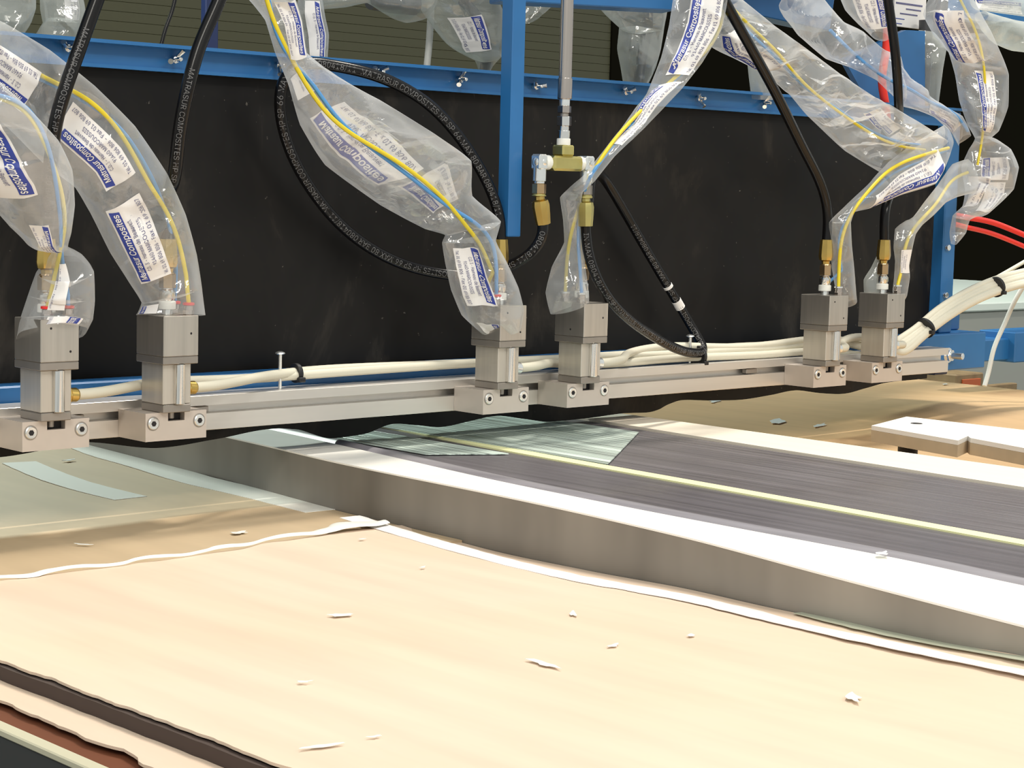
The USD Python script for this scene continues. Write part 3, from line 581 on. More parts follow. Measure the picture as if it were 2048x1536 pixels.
for s, xe, ye in ((-1, 1078, 392), (1, 1171, 396)):
    E = on(xe, ye); ex = E[0]; zz = zt(326)
    obj("sealing_collar", lathe([XC + s * .026, TY, zz], [s, 0, 0], [(0, .0092), (.006, .0092), (.008, .0080)], 20), "white_plastic", TE)
    obj("elbow", cat([box(min(XC + s * .034, ex + s * .008), max(XC + s * .034, ex + s * .008), TY - .009, TY + .009, zz - .010, zz + .010, .0025), cyl([ex, TY, zz], [ex, TY, zz - .024], .0085, 20), trimesh.creation.icosphere(2, .010).apply_translation([ex, TY, zz])]), "zinc", TE)
    z0 = zz - .024; z1_ = E[2]
    obj("threaded_stub", cyl([ex, TY, z0 + .001], [ex, TY, z0 - .003], .0068, 18), "zinc", TE)
    obj("swivel_nut", cat([hexn([ex, TY, z0 - .003], dn, 0, .0125, .0090)]), "copper_tone" if s < 0 else "plate_steel", TE)
    obj("lock_ring", lathe([ex, TY, z0 - .0155], dn, [(0, .0078), (.002, .0092), (z0 - .0155 - z1_, .0092), (z0 - .0150 - z1_, .0070)], 20), "pale_brass", TE)

# ================================================================== CABLES
OFF = [(.020, .9395), (.031, .9400), (.012, .9365), (.022, .9510), (.008, .9480), (.033, .9520)]
RISE = [(1800, 694), (1832, 672), (1870, 640), (1920, 606), (1985, 575), (2050, 556), (2140, 540)]
RO = [(0, 8), (0, -6), (-6, 4), (2, -2), (3, 11), (-5, -12)]
CL = ["white cable from the leftmost valve, the lowest strand on the rail", "white cable from the second valve, joining the first strand by the long screw", "white cable from the third valve", "white cable from the fourth valve, arching over the rail", "white cable from the fifth valve", "white cable leaving the rightmost valve into the rising bundle"]
RISER = []
for i in range(6):
    g = np.array([X0[i] + .066, -.050, .9460]); oy, oz = OFF[i]
    lift = [.006, .0065, 0, .0, 0, 0][i]
    P = [g, g + [.014, .002, 0]]
    if i < 4:
        P += [[g[0] + .055, -.034, .9465], [g[0] + .12, -.002 if i < 2 else oy * .6, .9474 if i < 2 else (oz + .9475) / 2]]
        xx = g[0] + (.24 if i < 2 else .19)
        while xx < 1.07:
            P.append([xx, oy + .0012 * math.sin(9 * xx + i), oz + lift + (.004 if (i == 3 and xx < .62) else 0) + .0014 * math.sin(7 * xx + 2 * i)]); xx += .13
    elif i == 4: P += [[g[0] + .05, -.016, .948], [1.06, oy, oz]]
    base_y = [-.012, .006, .02, .0, -.016, .015][i]
    P += [onY(px + RO[i][0], py + RO[i][1], .012 + base_y * .5) for px, py in RISE]
    P = spline(P, 8)
    hose("signal_cable", CL[i], P, .0058 if i < 4 else .0062, m="cable_white", cat_="cable")
def tie(x, y, Y, d, r, label, w=.0055):
    c_ = onY(x, y, Y); dd, a, b = frame(d); T_ = thing("cable_tie", label, "cable tie", c_)
    obj("strap", lathe(c_, dd, [(-w / 2, r * .96), (-w / 2 + .0008, r), (w / 2 - .0008, r), (w / 2, r * .96)], 24), "black_tie", T_)
    h = CAM - c_; h = h - dd * (h @ dd); h /= np.linalg.norm(h); h = (h + [0, 0, -.8]); h /= np.linalg.norm(h)
    obj("tie_head", box(-.0045, .0045, -.0035, .0035, -.003, .003).apply_translation(c_ + h * (r + .001)), "black_tie", T_)
tie(592, 746, .0235, [1, 0, .02], .0118, "black cable tie beside the long screw between the second and third valves")
tie(1397, 712, .016, [1, 0, 0], .0150, "black cable tie holding the looped hose against the white cables")
D1 = onY(1870, 640, .01) - onY(1832, 672, .01)
tie(1851, 656, .012, D1, .0175, "black cable tie on the rising white bundle nearest the rightmost valve")
tie(1992, 574, .012, onY(2050, 556, .01) - onY(1985, 575, .01), .0175, "black cable tie on the white bundle at the right edge")
P = spline([onY(1900, 612, .03), onY(1930, 590, .04), onY(1975, 565, .05), onY(2020, 540, .05), onY(2080, 505, .05)], 8)
hose("loose_cable", "thin white cable splitting off upwards from the bundle at the right edge", P, .0035, m="cable_white", cat_="cable")
P = spline([onY(2045, 575, .08), onY(2028, 605, .09), onY(2008, 650, .1), onY(1987, 700, .1), onY(1978, 740, .1), onY(1969, 772, .1)], 8)
hose("loose_cable", "pale grey cable hanging from the bundle in front of the grey cabinet", P, .0042, m="grey_cable", cat_="cable")
for px, z0, z1_, lb in ((560, .931, .9715, "long thin screw standing up from the rail between the second and third valves"), (1380, .945, .968, "short screw standing by the looped hose's cable tie")):
    p = onY(px, 740 if px == 560 else 690, .016); p[2] = .930; S = thing("standing_screw", lb, "screw", p)
    obj("shank", cyl(p, [p[0], p[1], z1_], .0022, 10), "zinc", S); obj("screw_head", lathe([p[0], p[1], z1_ - .001], [0, 0, 1], [(0, .0028), (.0012, .0062), (.003, .0055), (.0042, .002)], 16), "zinc", S)

P = spline([onY(1940, 436, .10), onY(1985, 445, .10), onY(2020, 458, .10), onY(2100, 492, .10)], 8); P = np.vstack([onY(1880, 425, .125)[None], P])
hose("air_hose", "upper of the two red air hoses at the right edge", P, .0050, m="red_hose", cat_="hose")
P = spline([onY(1935, 455, .10), onY(1980, 466, .10), onY(2020, 481, .10), onY(2100, 515, .10)], 8); P = np.vstack([onY(1880, 440, .125)[None], P])
hose("air_hose", "lower of the two red air hoses at the right edge", P, .0044, m="red_hose", cat_="hose")
P = spline([onY(1772, -20, .06), onY(1774, 60, .06), onY(1771, 110, .06), onY(1764, 160, .06), onY(1770, 205, .06), onY(1774, 250, .07)], 8)
hose("air_hose", "thick red hose hanging behind the clear sleeves at the upper right", P, .0068, m="red_hose", cat_="hose")

# ================================================================== BACKGROUND
CB = thing("cabinet", "grey cabinet with a pale top behind the blue frame at the right", "cabinet", (4.4, 1.9, 0))
c0 = onY(1880, 640, 1.45)
obj("cabinet_body", box(c0[0] - .05, c0[0] + 1.6, 1.45, 2.6, 0, .845, .004), "cabinet_grey", CB)
obj("cabinet_lid", box(c0[0] - .06, c0[0] + 1.62, 1.44, 2.62, .846, .872, .004), "cabinet_top", CB, label="pale greenish lid")
BM = thing("support_beam", "blue beam running on behind the frame at the right edge", "beam", (1.9, .3, .9))
a, b = onY(1988, 694, .30), onY(2100, 690, .30)
obj("beam", box(a[0] - .10, b[0] + .1, .30, .36, onY(2040, 718, .30)[2], onY(2040, 676, .30)[2], .002), "blue_paint", BM)
obj("joint_box", box(onY(2026, 690, .29)[0], b[0] + .2, .285, .37, onY(2040, 724, .29)[2], onY(2040, 664, .29)[2], .002), "blue_paint", BM)
CR = thing("wooden_crate", "small wooden crate with orange contents behind the table at the right", "crate", onY(1950, 780, .75))
a, b = onY(1912, 778, .75), onY(1968, 745, .75)
obj("crate_box", box(a[0], b[0], .75, .95, .0, b[2], .003), "wood", CR); obj("orange_panel", box(a[0] + .02, b[0] - .02, .744, .7495, a[2] - .02, b[2] - .012, .001), "orange_box", CR, label="orange panel")
obj("crate_slat", box(b[0] - .0, b[0] + .13, .74, .76, onY(1990, 776, .74)[2] - .02, onY(1990, 770, .74)[2], .002), "wood", CR)
hose("thin_cable", "thin black cable hanging against the ribbed wall at the upper left", spline([onY(352, -10, 1.2), onY(343, 25, 1.2), onY(332, 55, 1.2), onY(322, 92, 1.2), onY(312, 130, 1.2)], 8), .0036, m="hose_rubber", cat_="cable")
hose("drop_pipe", "thin pale pipe standing behind the beam left of the blue hanger bar", spline([onY(862, 10, .22), onY(860, 60, .22), onY(853, 140, .22), onY(849, 175, .22)], 6), .0048, m="grey_cable", cat_="pipe")

# ================================================================== CLEAR SLEEVES
class Sleeve:
    def __init__(s, stations, thick, seed, amp=.004, freq=22):
        D = []
        for (l, r, Y) in stations:
            m = onY((l[0] + r[0]) / 2, (l[1] + r[1]) / 2, Y); d = (m - CAM) @ fw
            D.append(np.r_[CAM + ray(*l) * d, CAM + ray(*r) * d])
        D = np.array(D); s.n = len(D); i = np.arange(s.n); pc = PchipInterpolator(i, D)
        def lin_mix(u):
            u = np.clip(np.asarray(u, float), 0, s.n - 1); k = np.clip(np.floor(u).astype(int), 0, s.n - 2); w = (u - k)[..., None]
            return .35 * pc(u) + .65 * (D[k] * (1 - w) + D[k + 1] * w)
        s.f = lin_mix
        th = np.broadcast_to(thick, (s.n,)).astype(float); s.th = PchipInterpolator(i, th); s.seed, s.amp, s.freq = seed, amp, freq
        C_ = (D[:, :3] + D[:, 3:]) / 2; C_ = C_
        from scipy.interpolate import LinearNDInterpolator
        s.arc = np.r_[0, np.cumsum(np.linalg.norm(np.diff(C_, axis=0), axis=1))]
        rg = np.random.default_rng(seed + 40); L_tot = s.arc[-1]; s.facets = []
        for k in range(2):
            n_ = max(14, int(L_tot * .16 / (.8 / freq) ** 2)); pp = np.stack([rg.uniform(-.06, L_tot + .06, n_), rg.uniform(-.08, .08, n_)], 1)
            pp = np.vstack([pp, [[-.2, -.2], [-.2, .2], [L_tot + .2, -.2], [L_tot + .2, .2]]]); s.facets.append(LinearNDInterpolator(pp, rg.uniform(-1, 1, len(pp)), fill_value=0.0))
    def at(s, u, v, side=1, off=0.0):
        u, v = np.asarray(u, float), np.asarray(v, float); q = s.f(u); L, R = q[..., :3], q[..., 3:]
        e = .02; q2 = s.f(np.clip(u + e, 0, s.n - 1)); q1 = s.f(np.clip(u - e, 0, s.n - 1))
        t = (q2 - q1)[..., :3] + (q2 - q1)[..., 3:]; w = R - L
        n = np.cross(t, w); n /= np.linalg.norm(n, axis=-1, keepdims=True) + 1e-12
        mid = (L + R) / 2; n = n * np.sign((n * (CAM - mid)).sum(-1, keepdims=True))
        wl = np.linalg.norm(w, axis=-1)
        p = mid + w / 2 * v[..., None]; prof = (1 - np.abs(v) ** 2.6) ** .75
        wr = meshkit.fbm((p * s.freq + 30 + 17 * s.seed + (5 if side < 0 else 0)).reshape(-1, 3), 3, s.seed).reshape(v.shape) - .5
        cr = 1 - np.abs(2 * meshkit.noise((p * s.freq * .8 + 60 + 9 * s.seed + (8 if side < 0 else 0)).reshape(-1, 3), s.seed + 4).reshape(v.shape) - 1)
        q0 = s.f(np.clip(np.round(u), 0, s.n - 1)); sl = np.interp(u, np.arange(s.n), s.arc); rg = np.random.default_rng(s.seed)
        tri = 0
        for c_ in range(4):
            an, ph, wv_ = rg.uniform(0, np.pi), rg.random() + (.5 if side < 0 else 0), rg.uniform(.055, .11)
            xx = (math.cos(an) * sl + math.sin(an) * v * wl / 2) / wv_ + ph + .35 * wr
            tri = tri + np.abs(2 * (xx - np.floor(xx)) - 1) - .5
        fc = s.facets[0 if side > 0 else 1](np.stack([sl, v * wl / 2], -1).reshape(-1, 2)).reshape(v.shape)
        k = s.amp * (1.5 * fc + .55 * tri * np.clip(1.05 - v ** 4, 0, 1) + wr * .6 + .7 * (cr ** 5 - .2)) * np.clip(1 - v ** 6, 0, 1) * np.clip(wl / .05, .25, 1)
        return p + n * (side * (np.minimum(s.th(u), wl * .9) / 2 * prof + off) + side * k)[..., None]
    def mesh(s, per=14, nv=26):
        u = np.linspace(0, s.n - 1, per * (s.n - 1) + 1); v = -np.cos(np.linspace(0, np.pi, nv)) * .999
        U, Vv = np.meshgrid(u, v, indexing="ij"); A = s.at(U, Vv, 1); B = s.at(U, Vv, -1)
        m = (A[:, [0, -1]] + B[:, [0, -1]]) / 2; A[:, [0, -1]] = m; B[:, [0, -1]] = m
        G = np.concatenate([A, B[:, -2:0:-1]], 1); nu, nw = G.shape[:2]; f = []
        i, j = np.meshgrid(np.arange(nu - 1), np.arange(nw), indexing="ij"); k = (j + 1) % nw
        q = np.stack([i * nw + j, i * nw + k, (i + 1) * nw + k, (i + 1) * nw + j], -1).reshape(-1, 4)
        return trimesh.Trimesh(G.reshape(-1, 3), np.vstack([q[:, [0, 1, 2]], q[:, [0, 2, 3]]]), process=False)
LINES = ["C.D. 3 - Hameau de Beauvert", "91460 MARCOUSSIS", "Tél. 01 69 806 806 - Fax 01 69 806 807"]
def label(S, T, u0, u1, v0, v1, read=1, side=1, banner=True, lines=(0, 1, 2), dull=False):
    """a printed patch on the film between stations u0..u1 and v0..v1; read +1: along the sleeve, -1: against it; side -1: on the back wall, so seen reversed"""
    e = lambda o: .0009 + o if side > 0 else -.0009 - o
    def Mp(a, b, o):                                             # a: 0..1 along the reading, b: 0..1 from the bottom line to the banner
        u = u0 + (u1 - u0) * (a if read > 0 else 1 - a)
        v = v0 + (v1 - v0) * (b if read > 0 else 1 - b)
        if side < 0: v = v0 + v1 - v
        return S.at(u, v, side, .0009 + o if side > 0 else -.0009 - o)
    A, B = np.meshgrid(np.linspace(0, 1, 30), np.linspace(0, 1, 12), indexing="ij")
    g = Mp(A, B, 0); L = obj("printed_label", trimesh.Trimesh(g.reshape(-1, 3), grid_faces(30, 12), process=False), "label_white", T, smooth=60, label="white printed label")
    if banner:
        b0, b1 = .68, .95
        A, B = np.meshgrid(np.linspace(.04, .97, 26), np.linspace(b0, b1, 6), indexing="ij"); A = A + (B - b1) * .12
        obj("banner", trimesh.Trimesh(Mp(A, B, .0005).reshape(-1, 3), grid_faces(26, 6), process=False), "label_blue", L, smooth=60, label="blue banner")
        v, f, w = flat_text("Matrasur Composites", True, .25); a = .08 + v[:, 0] / w * .84; b = b0 + .05 + v[:, 1] * (b1 - b0) * .62
        obj("banner_lettering", trimesh.Trimesh(Mp(a, b, .0010), f, process=False), "label_white", L, smooth=False, label="white lettering")
    ms = []
    for k in lines:
        v, f, w = flat_text(LINES[k]); hh = .115; ww = min(.92, [.62, .50, .92][k]); a = .5 - ww / 2 + v[:, 0] / w * ww; b = [.50, .29, .08][k] + v[:, 1] * hh
        ms.append(trimesh.Trimesh(Mp(a, b, .0006), f, process=False))
    if ms: obj("lettering", cat(ms), "label_text", L, smooth=False, label="small blue lettering")
def sleeve(lb, stations, Y, thick=.02, seed=1, amp=.004, m="film", labels=(), cat_="plastic sleeve", name="plastic_sleeve", freq=22, per=14):
    n = len(stations); Ys = np.interp(np.arange(n), np.linspace(0, n - 1, len(Y)), Y) if np.ndim(Y) else np.full(n, Y)
    S = Sleeve([(a, b, y) for (a, b), y in zip(stations, Ys)], thick, seed, amp, freq)
    T = thing(name, lb, cat_, S.at(np.array(n - 1.0), np.array(0.0)))
    obj("film", S.mesh(per), m, T, smooth=13)
    for kw in labels: label(S, T, **kw)
    return S, T
L_ = lambda u0, u1, v0, v1, read=1, side=1, **k: dict(u0=u0, u1=u1, v0=v0, v1=v1, read=read, side=side, **k)

sleeve("clear printed sleeve at the far left, tied in and torn off over the leftmost valve",
    [((-160, 120), (0, 168)), ((-150, 200), (56, 215)), ((-120, 290), (117, 281)), ((-70, 360), (145, 340)), ((-15, 410), (150, 410)), ((50, 470), (143, 465)), ((108, 499), (136, 497)), ((72, 545), (188, 545)), ((56, 590), (190, 600)), ((40, 640), (186, 638)), ((34, 680), (174, 656))],
    [-.10, -.10, -.095, -.09, -.08, -.07, -.066, -.052, -.045, -.043, -.043], [.03, .03, .03, .03, .03, .03, .018, .07, .085, .085, .09], 1, .007,
    labels=[L_(1.2, 3.25, -.6, .36, 1), L_(4.2, 5.9, -.1, .42, 1), L_(6.3, 8.6, -.1, .38, 1, banner=False, lines=(2,)), L_(9.15, 9.85, .0, .85, 1, lines=(2,))])
sleeve("clear printed sleeve sloping from the left edge to the second valve, behind black hoses",
    [((-150, 110), (-80, 0)), ((-60, 190), (20, 52)), ((20, 260), (100, 100)), ((90, 330), (190, 172)), ((150, 375), (270, 252)), ((180, 425), (335, 348)), ((220, 505), (372, 430)), ((255, 560), (394, 510)), ((283, 605), (404, 575)), ((272, 630), (411, 630))],
    [-.055, -.055, -.055, -.055, -.054, -.052, -.048, -.043, -.042, -.042], [.02, .02, .022, .024, .024, .026, .032, .045, .06, .06], 2, .006,
    labels=[L_(.4, 1.95, -.55, .45, -1), L_(2.75, 4.55, -.4, .42, -1), L_(5.0, 7.1, -.62, .25, -1), L_(8.3, 8.95, -.9, -.3, -1, lines=())])
sleeve("wide clear sleeve crossing the curtain diagonally and twisted down to the third valve",
    [((480, -20), (585, -20)), ((530, 40), (604, 40)), ((550, 105), (615, 112)), ((575, 165), (660, 148)), ((600, 250), (760, 200)), ((650, 330), (870, 268)), ((760, 410), (943, 322)), ((850, 458), (945, 392)), ((890, 470), (1002, 443)), ((884, 486), (992, 482)), ((890, 525), (1014, 525)), ((902, 580), (1037, 575)), ((922, 628), (1048, 618)), ((955, 657), (1046, 642))],
    [-.07, -.07, -.068, -.065, -.06, -.06, -.055, -.05, -.05, -.05, -.047, -.044, -.043, -.043], [.02, .02, .02, .02, .022, .024, .024, .024, .026, .03, .04, .055, .07, .07], 3, .007,
    labels=[L_(.3, 2.0, .1, .98, 1), L_(3.95, 5.75, -.72, .2, 1, -1), L_(5.85, 7.0, -.45, .55, 1, -1), L_(3.0, 3.5, -.85, -.2, 1, -1, banner=False), L_(9.2, 11.35, -.62, .3, 1), L_(12.05, 12.85, -.55, .15, 1, lines=())])
sleeve("tapering clear sleeve twisted to a point beside the brass tee, ending over the fourth valve",
    [((1348, -20), (1458, -20)), ((1338, 50), (1445, 55)), ((1322, 115), (1405, 125)), ((1292, 190), (1368, 172)), ((1235, 268), (1290, 255)), ((1200, 310), (1230, 312)), ((1172, 346), (1190, 362)), ((1140, 374), (1166, 384)), ((1120, 395), (1163, 400)), ((1126, 440), (1163, 440)), ((1128, 485), (1166, 490)), ((1103, 535), (1172, 540)), ((1091, 585), (1178, 585)), ((1101, 628), (1178, 606))],
    [-.095, -.095, -.095, -.095, -.095, -.097, -.092, -.075, -.062, -.058, -.055, -.052, -.050, -.050], [.025, .025, .02, .018, .015, .01, .006, .01, .014, .014, .016, .022, .025, .02], 4, .005,
    labels=[L_(.1, 2.6, -.35, .85, -1), L_(2.9, 4.7, -.4, .8, -1)])
sleeve("crumpled clear sleeve sagging from top right of centre to the folded bend",
    [((1430, 20), (1480, -5)), ((1424, 95), (1545, 48)), ((1510, 135), (1610, 95)), ((1575, 185), (1690, 155)), ((1615, 232), (1775, 210)), ((1690, 302), (1835, 242)), ((1757, 342), (1897, 282))],
    [-.06, -.06, -.065, -.065, -.065, -.06, -.05], .03, 5, .012, labels=[L_(.6, 1.9, -.75, .1, -1), L_(4.55, 5.3, .05, .5, 1, -1), L_(5.35, 5.9, -.1, .3, 1, -1, banner=False, lines=(2,))], freq=26)
sleeve("clear sleeve with a bright yellow tube folded back down to the fifth valve",
    [((1888, 250), (1900, 305)), ((1821, 291), (1872, 368)), ((1777, 324), (1800, 391)), ((1735, 370), (1736, 418)), ((1692, 410), (1710, 424)), ((1658, 445), (1702, 445)), ((1660, 490), (1704, 490)), ((1664, 540), (1709, 540)), ((1672, 585), (1713, 590)), ((1686, 614), (1714, 600))],
    [-.055, -.06, -.062, -.063, -.063, -.06, -.055, -.052, -.050, -.050], [.02, .025, .025, .02, .015, .018, .02, .025, .03, .02], 6, .006, labels=[L_(.55, 3.1, -.12, .97, 1)])
S6, T6 = sleeve("big clear printed sleeve arching at the top right down to a loose end",
    [((1868, -25), (1938, -18)), ((1846, 28), (1962, 26)), ((1868, 72), (1982, 62)), ((1897, 105), (2008, 120)), ((1910, 150), (2018, 150)), ((1918, 200), (2017, 212)), ((1935, 250), (1998, 262)), ((1950, 277), (1980, 279)), ((1936, 302), (2022, 298)), ((1922, 335), (2038, 335)), ((1930, 378), (2028, 378)), ((1925, 412), (1985, 420)), ((1905, 432), (1940, 440)), ((1899, 465), (1932, 466)), ((1902, 484), (1914, 488))],
    [.02, .02, .02, .02, .02, .02, .02, .02, .02, .02, .02, .02, .03, .04, .04], [.02, .035, .035, .035, .035, .035, .03, .015, .035, .04, .035, .02, .015, .014, .01], 7, .009,
    labels=[L_(.85, 3.1, -.72, .3, -1), L_(3.75, 6.4, -.25, .42, -1), L_(8.5, 9.6, -.2, .75, 1, -1), L_(9.7, 10.8, -.1, .7, 1, -1, banner=False), L_(9.4, 11.3, -.85, -.1, -1, 1, banner=False, lines=(0, 2))])
sleeve("narrow clear sleeve running down from the loose arch to the rightmost valve",
    [((1936, 318), (1948, 386)), ((1905, 328), (1915, 394)), ((1877, 368), (1892, 405)), ((1850, 402), (1868, 430)), ((1826, 434), (1845, 450)), ((1790, 458), (1832, 468)), ((1787, 495), (1826, 492)), ((1790, 522), (1819, 530)), ((1788, 555), (1820, 555)), ((1785, 582), (1814, 592)), ((1790, 600), (1808, 602))],
    [-.0, -.01, -.02, -.035, -.045, -.055, -.058, -.058, -.056, -.054, -.054], [.02, .025, .02, .016, .014, .016, .018, .018, .02, .02, .012], 8, .006, labels=[L_(6.2, 7.6, -.3, .9, 1, banner=False)])
sleeve("torn clear flap standing behind the rightmost valve's fittings",
    [((1756, 506), (1766, 512)), ((1742, 535), (1766, 537)), ((1727, 560), (1764, 558)), ((1728, 586), (1762, 588))], -.030, .012, 9, .003, cat_="plastic flap", name="plastic_flap", m="film_dull")
sleeve("crumpled clear wrapping at the upper right, trailing down to the bend",
    [((1571, 22), (1582, -15)), ((1600, 72), (1640, -10)), ((1652, 118), (1680, 40)), ((1700, 135), (1725, 62)), ((1756, 162), (1765, 98)), ((1790, 195), (1800, 112)), ((1815, 212), (1815, 160)), ((1868, 234), (1870, 203)), ((1905, 268), (1925, 232)), ((1917, 292), (1942, 270))],
    [.04, .035, .03, .02, .01, .0, -.0, -.0, -.0, .0], [.03, .035, .035, .03, .03, .03, .03, .018, .018, .012], 10, .012, labels=[L_(6.9, 8.3, -.7, .7, 1, -1)], freq=28)
sleeve("clear wrapping with a white printed patch at the top edge, left of the red hose",
    [((1672, -25), (1776, -25)), ((1690, 20), (1784, 20)), ((1716, 48), (1782, 52)), ((1742, 70), (1778, 78))], .02, .03, 11, .006, labels=[L_(.1, 2.0, -.55, .85, 1)])
sleeve("small clear hanging sleeve with a dark pipe inside, under the arch at the upper right",
    [((1838, 60), (1868, 64)), ((1812, 98), (1893, 98)), ((1804, 140), (1886, 140)), ((1803, 208), (1877, 210))], .13, [.03, .05, .05, .05], 12, .006, m="film_dull")
sleeve("wrinkled clear sleeve hanging from the top edge left of the blue hanger bar",
    [((815, -25), (985, -25)), ((845, 25), (1005, 18)), ((880, 72), (1012, 62)), ((938, 100), (1010, 104)), ((953, 128), (985, 134)), ((958, 146), (978, 150))], .17, [.05, .06, .06, .05, .02, .02], 13, .007, m="film_dull", labels=[L_(.9, 2.2, -.35, .5, 1)])
sleeve("dull clear wrapping with dark machinery inside at the top edge left of centre",
    [((625, 20), (622, -30)), ((690, 15), (690, -30)), ((735, 6), (735, -30)), ((770, 27), (770, -30)), ((815, 46), (815, -30)), ((850, 38), (855, -30))], .19, .05, 14, .006, m="film_dull")
sleeve("clear sleeve hanging above the beam with a blue banner, behind the diagonal sleeve",
    [((598, -20), (642, -20)), ((592, 30), (650, 30)), ((598, 80), (658, 70)), ((605, 126), (655, 122))], .12, .03, 15, .006, labels=[L_(.45, 3.0, -.3, .8, 1, lines=(0,))])
sleeve("shiny clear bag over a fitting, hanging right of the steel pipe above the beam",
    [((1196, -25), (1335, -25)), ((1198, 15), (1335, 20)), ((1238, 55), (1328, 60)), ((1234, 97), (1322, 98)), ((1241, 135), (1312, 135)), ((1248, 178), (1292, 178))], .14, [.05, .06, .06, .06, .05, .04], 16, .008, m="film_dull", freq=26)
sleeve("corner of clear film just left of the steel pipe at the top edge",
    [((1030, -25), (1122, -25)), ((1034, 10), (1112, 5)), ((1040, 45), (1085, 28))], .2, .02, 17, .005, m="film_dull")
sleeve("dull clear sleeve at the top right corner below the dark blue beam",
    [((1955, 45), (1970, 22)), ((1990, 88), (2000, 32)), ((2025, 102), (2030, 40)), ((2080, 108), (2075, 48))], .24, .04, 18, .007, m="film_dull")
sleeve("printed clear sleeve on top of the blue beam in the top right corner",
    [((1955, 20), (1950, -22)), ((1995, 26), (1992, -18)), ((2040, 32), (2045, -12)), ((2090, 40), (2095, -6))], .26, .03, 19, .005, m="film_dull", labels=[L_(.3, 2.2, -.8, .3, -1, -1)])
sleeve("clear film hanging below the sagging sleeve, right of the tapering one",
    [((1494, 118), (1542, 118)), ((1497, 150), (1546, 150)), ((1503, 198), (1546, 200))], .06, .03, 20, .005, m="film_dull")
sleeve("loose clear bag at the top left with the ribbed wall behind it",
    [((80, -25), (162, -25)), ((80, 18), (171, 20)), ((86, 50), (166, 50)), ((62, 84), (150, 88))], .13, .04, 21, .007, m="film_dull", labels=[L_(.2, 1.6, -.1, .6, 1, -1, banner=False)])
sleeve("loose clear bag in the top left corner",
    [((-50, -25), (72, -25)), ((-50, 20), (72, 15)), ((-50, 60), (60, 45)), ((-40, 98), (30, 90))], .12, .05, 22, .008, m="film_dull")

# printed sign on the machine, upper right
sg = thing("information_sign", "white sign with grey and blue printed lines behind the rightmost black hose", "sign", onY(1810, 40, .16))
a, b = onY(1786, 52, .16), onY(1852, -20, .16)
obj("sign_board", box(a[0], b[0], .158, .162, a[2], b[2], .0006), "label_white", sg)
ms = []
for (x0, x1, y, h, k) in ((1792, 1845, 9, 4, 0), (1812, 1842, 20, 3, 0), (1800, 1835, 29, 3, 0), (1790, 1809, 37.5, 1.6, 1), (1790, 1804, 47, 1.6, 1)):
    p, q = onY(x0, y + h / 2, .1575), onY(x1, y - h / 2, .1575); zz = (p[2] + q[2]) / 2; hh = abs(h) * .00037
    obj("printed_line", box(p[0], q[0], .1572, .1578, zz - hh, zz + hh, .0001), "label_blue" if k else "label_text", sg)

# small air tubes inside the sleeves
def small(lb, P, col, r=.0021): hose("air_tube", lb, P, r, m=col, cat_="tube")
small("yellow air tube inside the far left sleeve", pts([(-30, 190, -.10), (48, 222, -.097), (90, 290, -.095), (124, 390, -.085), (128, 465, -.072), (122, 498, -.066), (112, 540, -.058), (101, 590, -.056)], 0).tolist() + [(np.array(PIN[0][0]) + [0, 0, .0125]).tolist()], "yellow_tube")
small("blue air tube inside the far left sleeve", pts([(-30, 185, -.105), (55, 218, -.10), (90, 275, -.098), (112, 370, -.09), (122, 460, -.072), (123, 498, -.066), (128, 545, -.056), (136, 590, -.054)], 0).tolist() + [(np.array(PIN[0][1]) + [0, 0, .0125]).tolist()], "blue_tube")
small("bright yellow air tube running down the sloping sleeve to the second valve", pts([(-40, 95, -.068), (60, 140, -.068), (120, 170, -.068), (165, 193, -.068), (232, 255, -.068), (268, 312, -.068), (300, 370, -.066), (328, 415, -.064), (356, 480, -.062), (372, 550, -.060)], 0).tolist() + [(np.array(PIN[1][0]) + [0, 0, .0125]).tolist()], "yellow_tube", .0024)
small("blue air tube beside the bright yellow one in the sloping sleeve", pts([(-40, 108, -.062), (80, 158, -.062), (140, 187, -.062), (195, 220, -.064), (238, 255, -.066), (280, 312, -.062), (315, 380, -.056), (338, 450, -.048), (352, 540, -.036)], 0).tolist() + [(np.array(PIN[1][1]) + [0, 0, .0125]).tolist()], "blue_tube")
small("yellow air tube along the wide diagonal sleeve", pts([(528, -20, -.075), (545, 35, -.075), (572, 95, -.075), (612, 168, -.074), (660, 232, -.076), (760, 302, -.078), (840, 356, -.076), (900, 412, -.068), (935, 455, -.06), (960, 490, -.052), (985, 545, -.05)], 0).tolist() + [(np.array(PIN[2][1]) + [0, 0, .0125]).tolist()], "yellow_tube", .0025)
small("blue air tube along the wide diagonal sleeve", pts([(535, -20, -.073), (548, 50, -.073), (580, 115, -.073), (622, 165, -.072), (668, 228, -.072), (755, 305, -.072), (835, 365, -.072), (905, 418, -.066), (955, 450, -.062), (985, 490, -.06), (993, 545, -.06)], 0).tolist() + [(np.array(PIN[2][0]) + [0, 0, .0125]).tolist()], "blue_tube", .0025)
small("yellow air tube in the tapering sleeve down to the fourth valve", pts([(1452, -20, -.098), (1446, 30, -.098), (1428, 80, -.098), (1395, 118, -.098), (1348, 157, -.098), (1290, 213, -.098), (1225, 285, -.098), (1186, 345, -.090), (1160, 410, -.060), (1143, 465, -.050), (1133, 530, -.036)], 0).tolist() + [(np.array(PIN[3][0]) + [0, 0, .0125]).tolist()], "yellow_tube", .0024)
small("blue air tube in the tapering sleeve down to the fourth valve", pts([(1440, -20, -.096), (1432, 40, -.096), (1400, 110, -.096), (1340, 168, -.096), (1270, 243, -.096), (1215, 305, -.096), (1182, 352, -.090), (1163, 410, -.060), (1157, 470, -.058), (1160, 535, -.058)], 0).tolist() + [(np.array(PIN[3][1]) + [0, 0, .0125]).tolist()], "blue_tube", .0024)
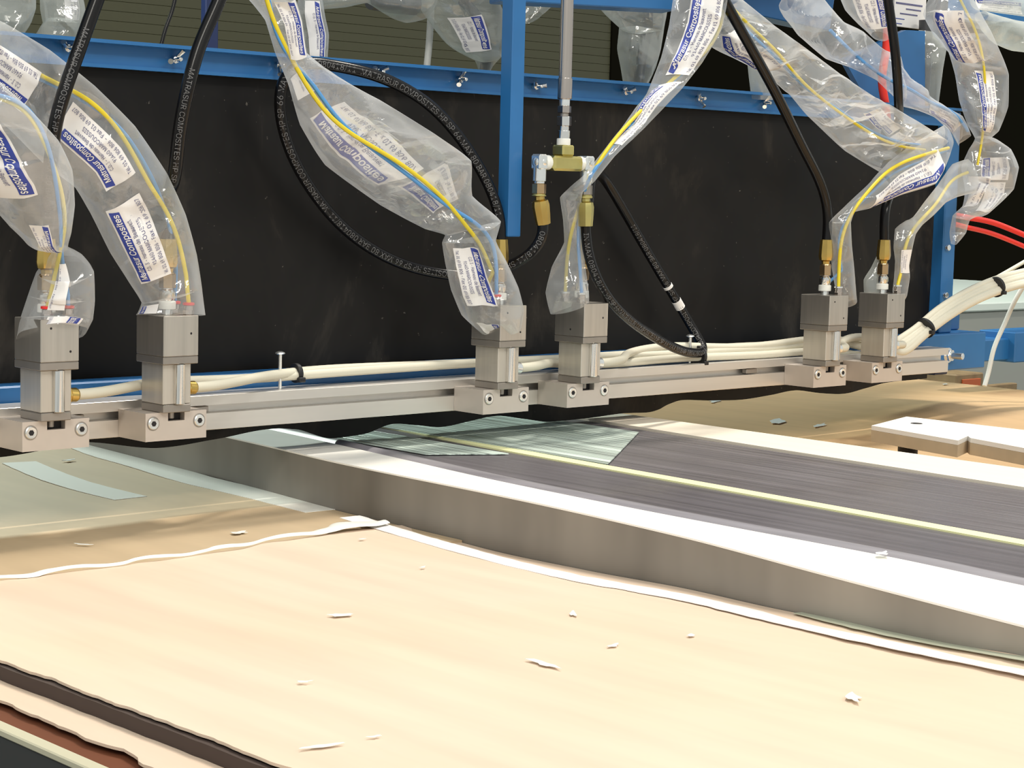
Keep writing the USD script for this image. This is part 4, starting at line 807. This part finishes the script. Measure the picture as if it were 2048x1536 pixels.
small("yellow air tube in the crumpled sagging sleeve", pts([(1455, 5, -.062), (1500, 52, -.062), (1548, 98, -.066), (1600, 158, -.066), (1670, 218, -.066), (1735, 263, -.064), (1800, 292, -.058), (1850, 300, -.052)], 0), "yellow_tube")
small("blue air tube in the crumpled sagging sleeve", pts([(1450, 12, -.058), (1495, 62, -.058), (1545, 108, -.06), (1600, 165, -.06), (1670, 215, -.062), (1735, 258, -.058), (1800, 284, -.054), (1840, 290, -.05)], 0), "blue_tube")
small("bright yellow air tube in the folded sleeve down to the fifth valve", pts([(1897, 296, -.058), (1835, 314, -.07), (1772, 346, -.074), (1732, 388, -.073), (1702, 430, -.068), (1686, 470, -.062), (1678, 540, -.058)], 0).tolist() + [(np.array(PIN[4][0]) + [0, 0, .0125]).tolist()], "yellow_tube", .0026)
small("blue air tube in the folded sleeve down to the fifth valve", pts([(1893, 300, -.052), (1838, 325, -.06), (1780, 352, -.062), (1736, 392, -.062), (1700, 428, -.06), (1680, 470, -.052), (1684, 540, -.045)], 0).tolist() + [(np.array(PIN[4][1]) + [0, 0, .0125]).tolist()], "blue_tube")
small("yellow air tube in the narrow sleeve down to the rightmost valve", pts([(1935, 345, .0), (1900, 366, -.012), (1880, 396, -.022), (1842, 440, -.046), (1812, 490, -.058), (1803, 540, -.058)], 0).tolist() + [(np.array(PIN[5][0]) + [0, 0, .0125]).tolist()], "yellow_tube", .0026)
small("yellow air tube inside the arched sleeve at the top right", pts([(1908, -25, .016), (1930, 18, .012), (1950, 60, .012), (1966, 120, .012), (1970, 200, .014), (1964, 278, .02), (1955, 330, .02)], 0), "yellow_tube")
small("blue air tube in the wrapping that trails to the bend at the right", pts([(1660, 60, .03), (1700, 100, .02), (1780, 160, .0), (1822, 180, -.005), (1865, 206, -.006), (1905, 225, -.006), (1935, 262, -.0)], 0), "blue_tube", .0026)
# fittings seen through the dull bags above the beam
hose("wrapped_pipe", "dark pipe inside the small hanging sleeve at the upper right", spline([onY(1852, 40, .135), onY(1850, 120, .135), onY(1843, 215, .135)], 6), .012, m="wrapped_dark", cat_="pipe")
hose("wrapped_pipe", "dark curved hose inside the wrinkled sleeve left of the blue hanger bar", spline([onY(925, 0, .18), onY(945, 22, .18), onY(962, 48, .18), onY(972, 85, .18), onY(968, 150, .17)], 8), .0075, m="wrapped_dark", cat_="hose")
hose("wrapped_pipe", "dark body inside the dull wrapping at the top edge left of centre", spline([onY(742, -2, .2), onY(790, 6, .2), onY(830, 10, .2)], 8), .014, m="wrapped_dark", cat_="pump")
hose("wrapped_pipe", "dark fitting inside the shiny bag right of the steel pipe", spline([onY(1296, 0, .145), onY(1294, 60, .145), onY(1285, 110, .145), onY(1275, 190, .14)], 8), .008, m="wrapped_dark", cat_="pipe")
for pr_ in stage.GetPrimAtPath("/World").GetChildren():
    if pr_.HasCustomDataKey("base"): pr_.ClearCustomDataByKey("base")
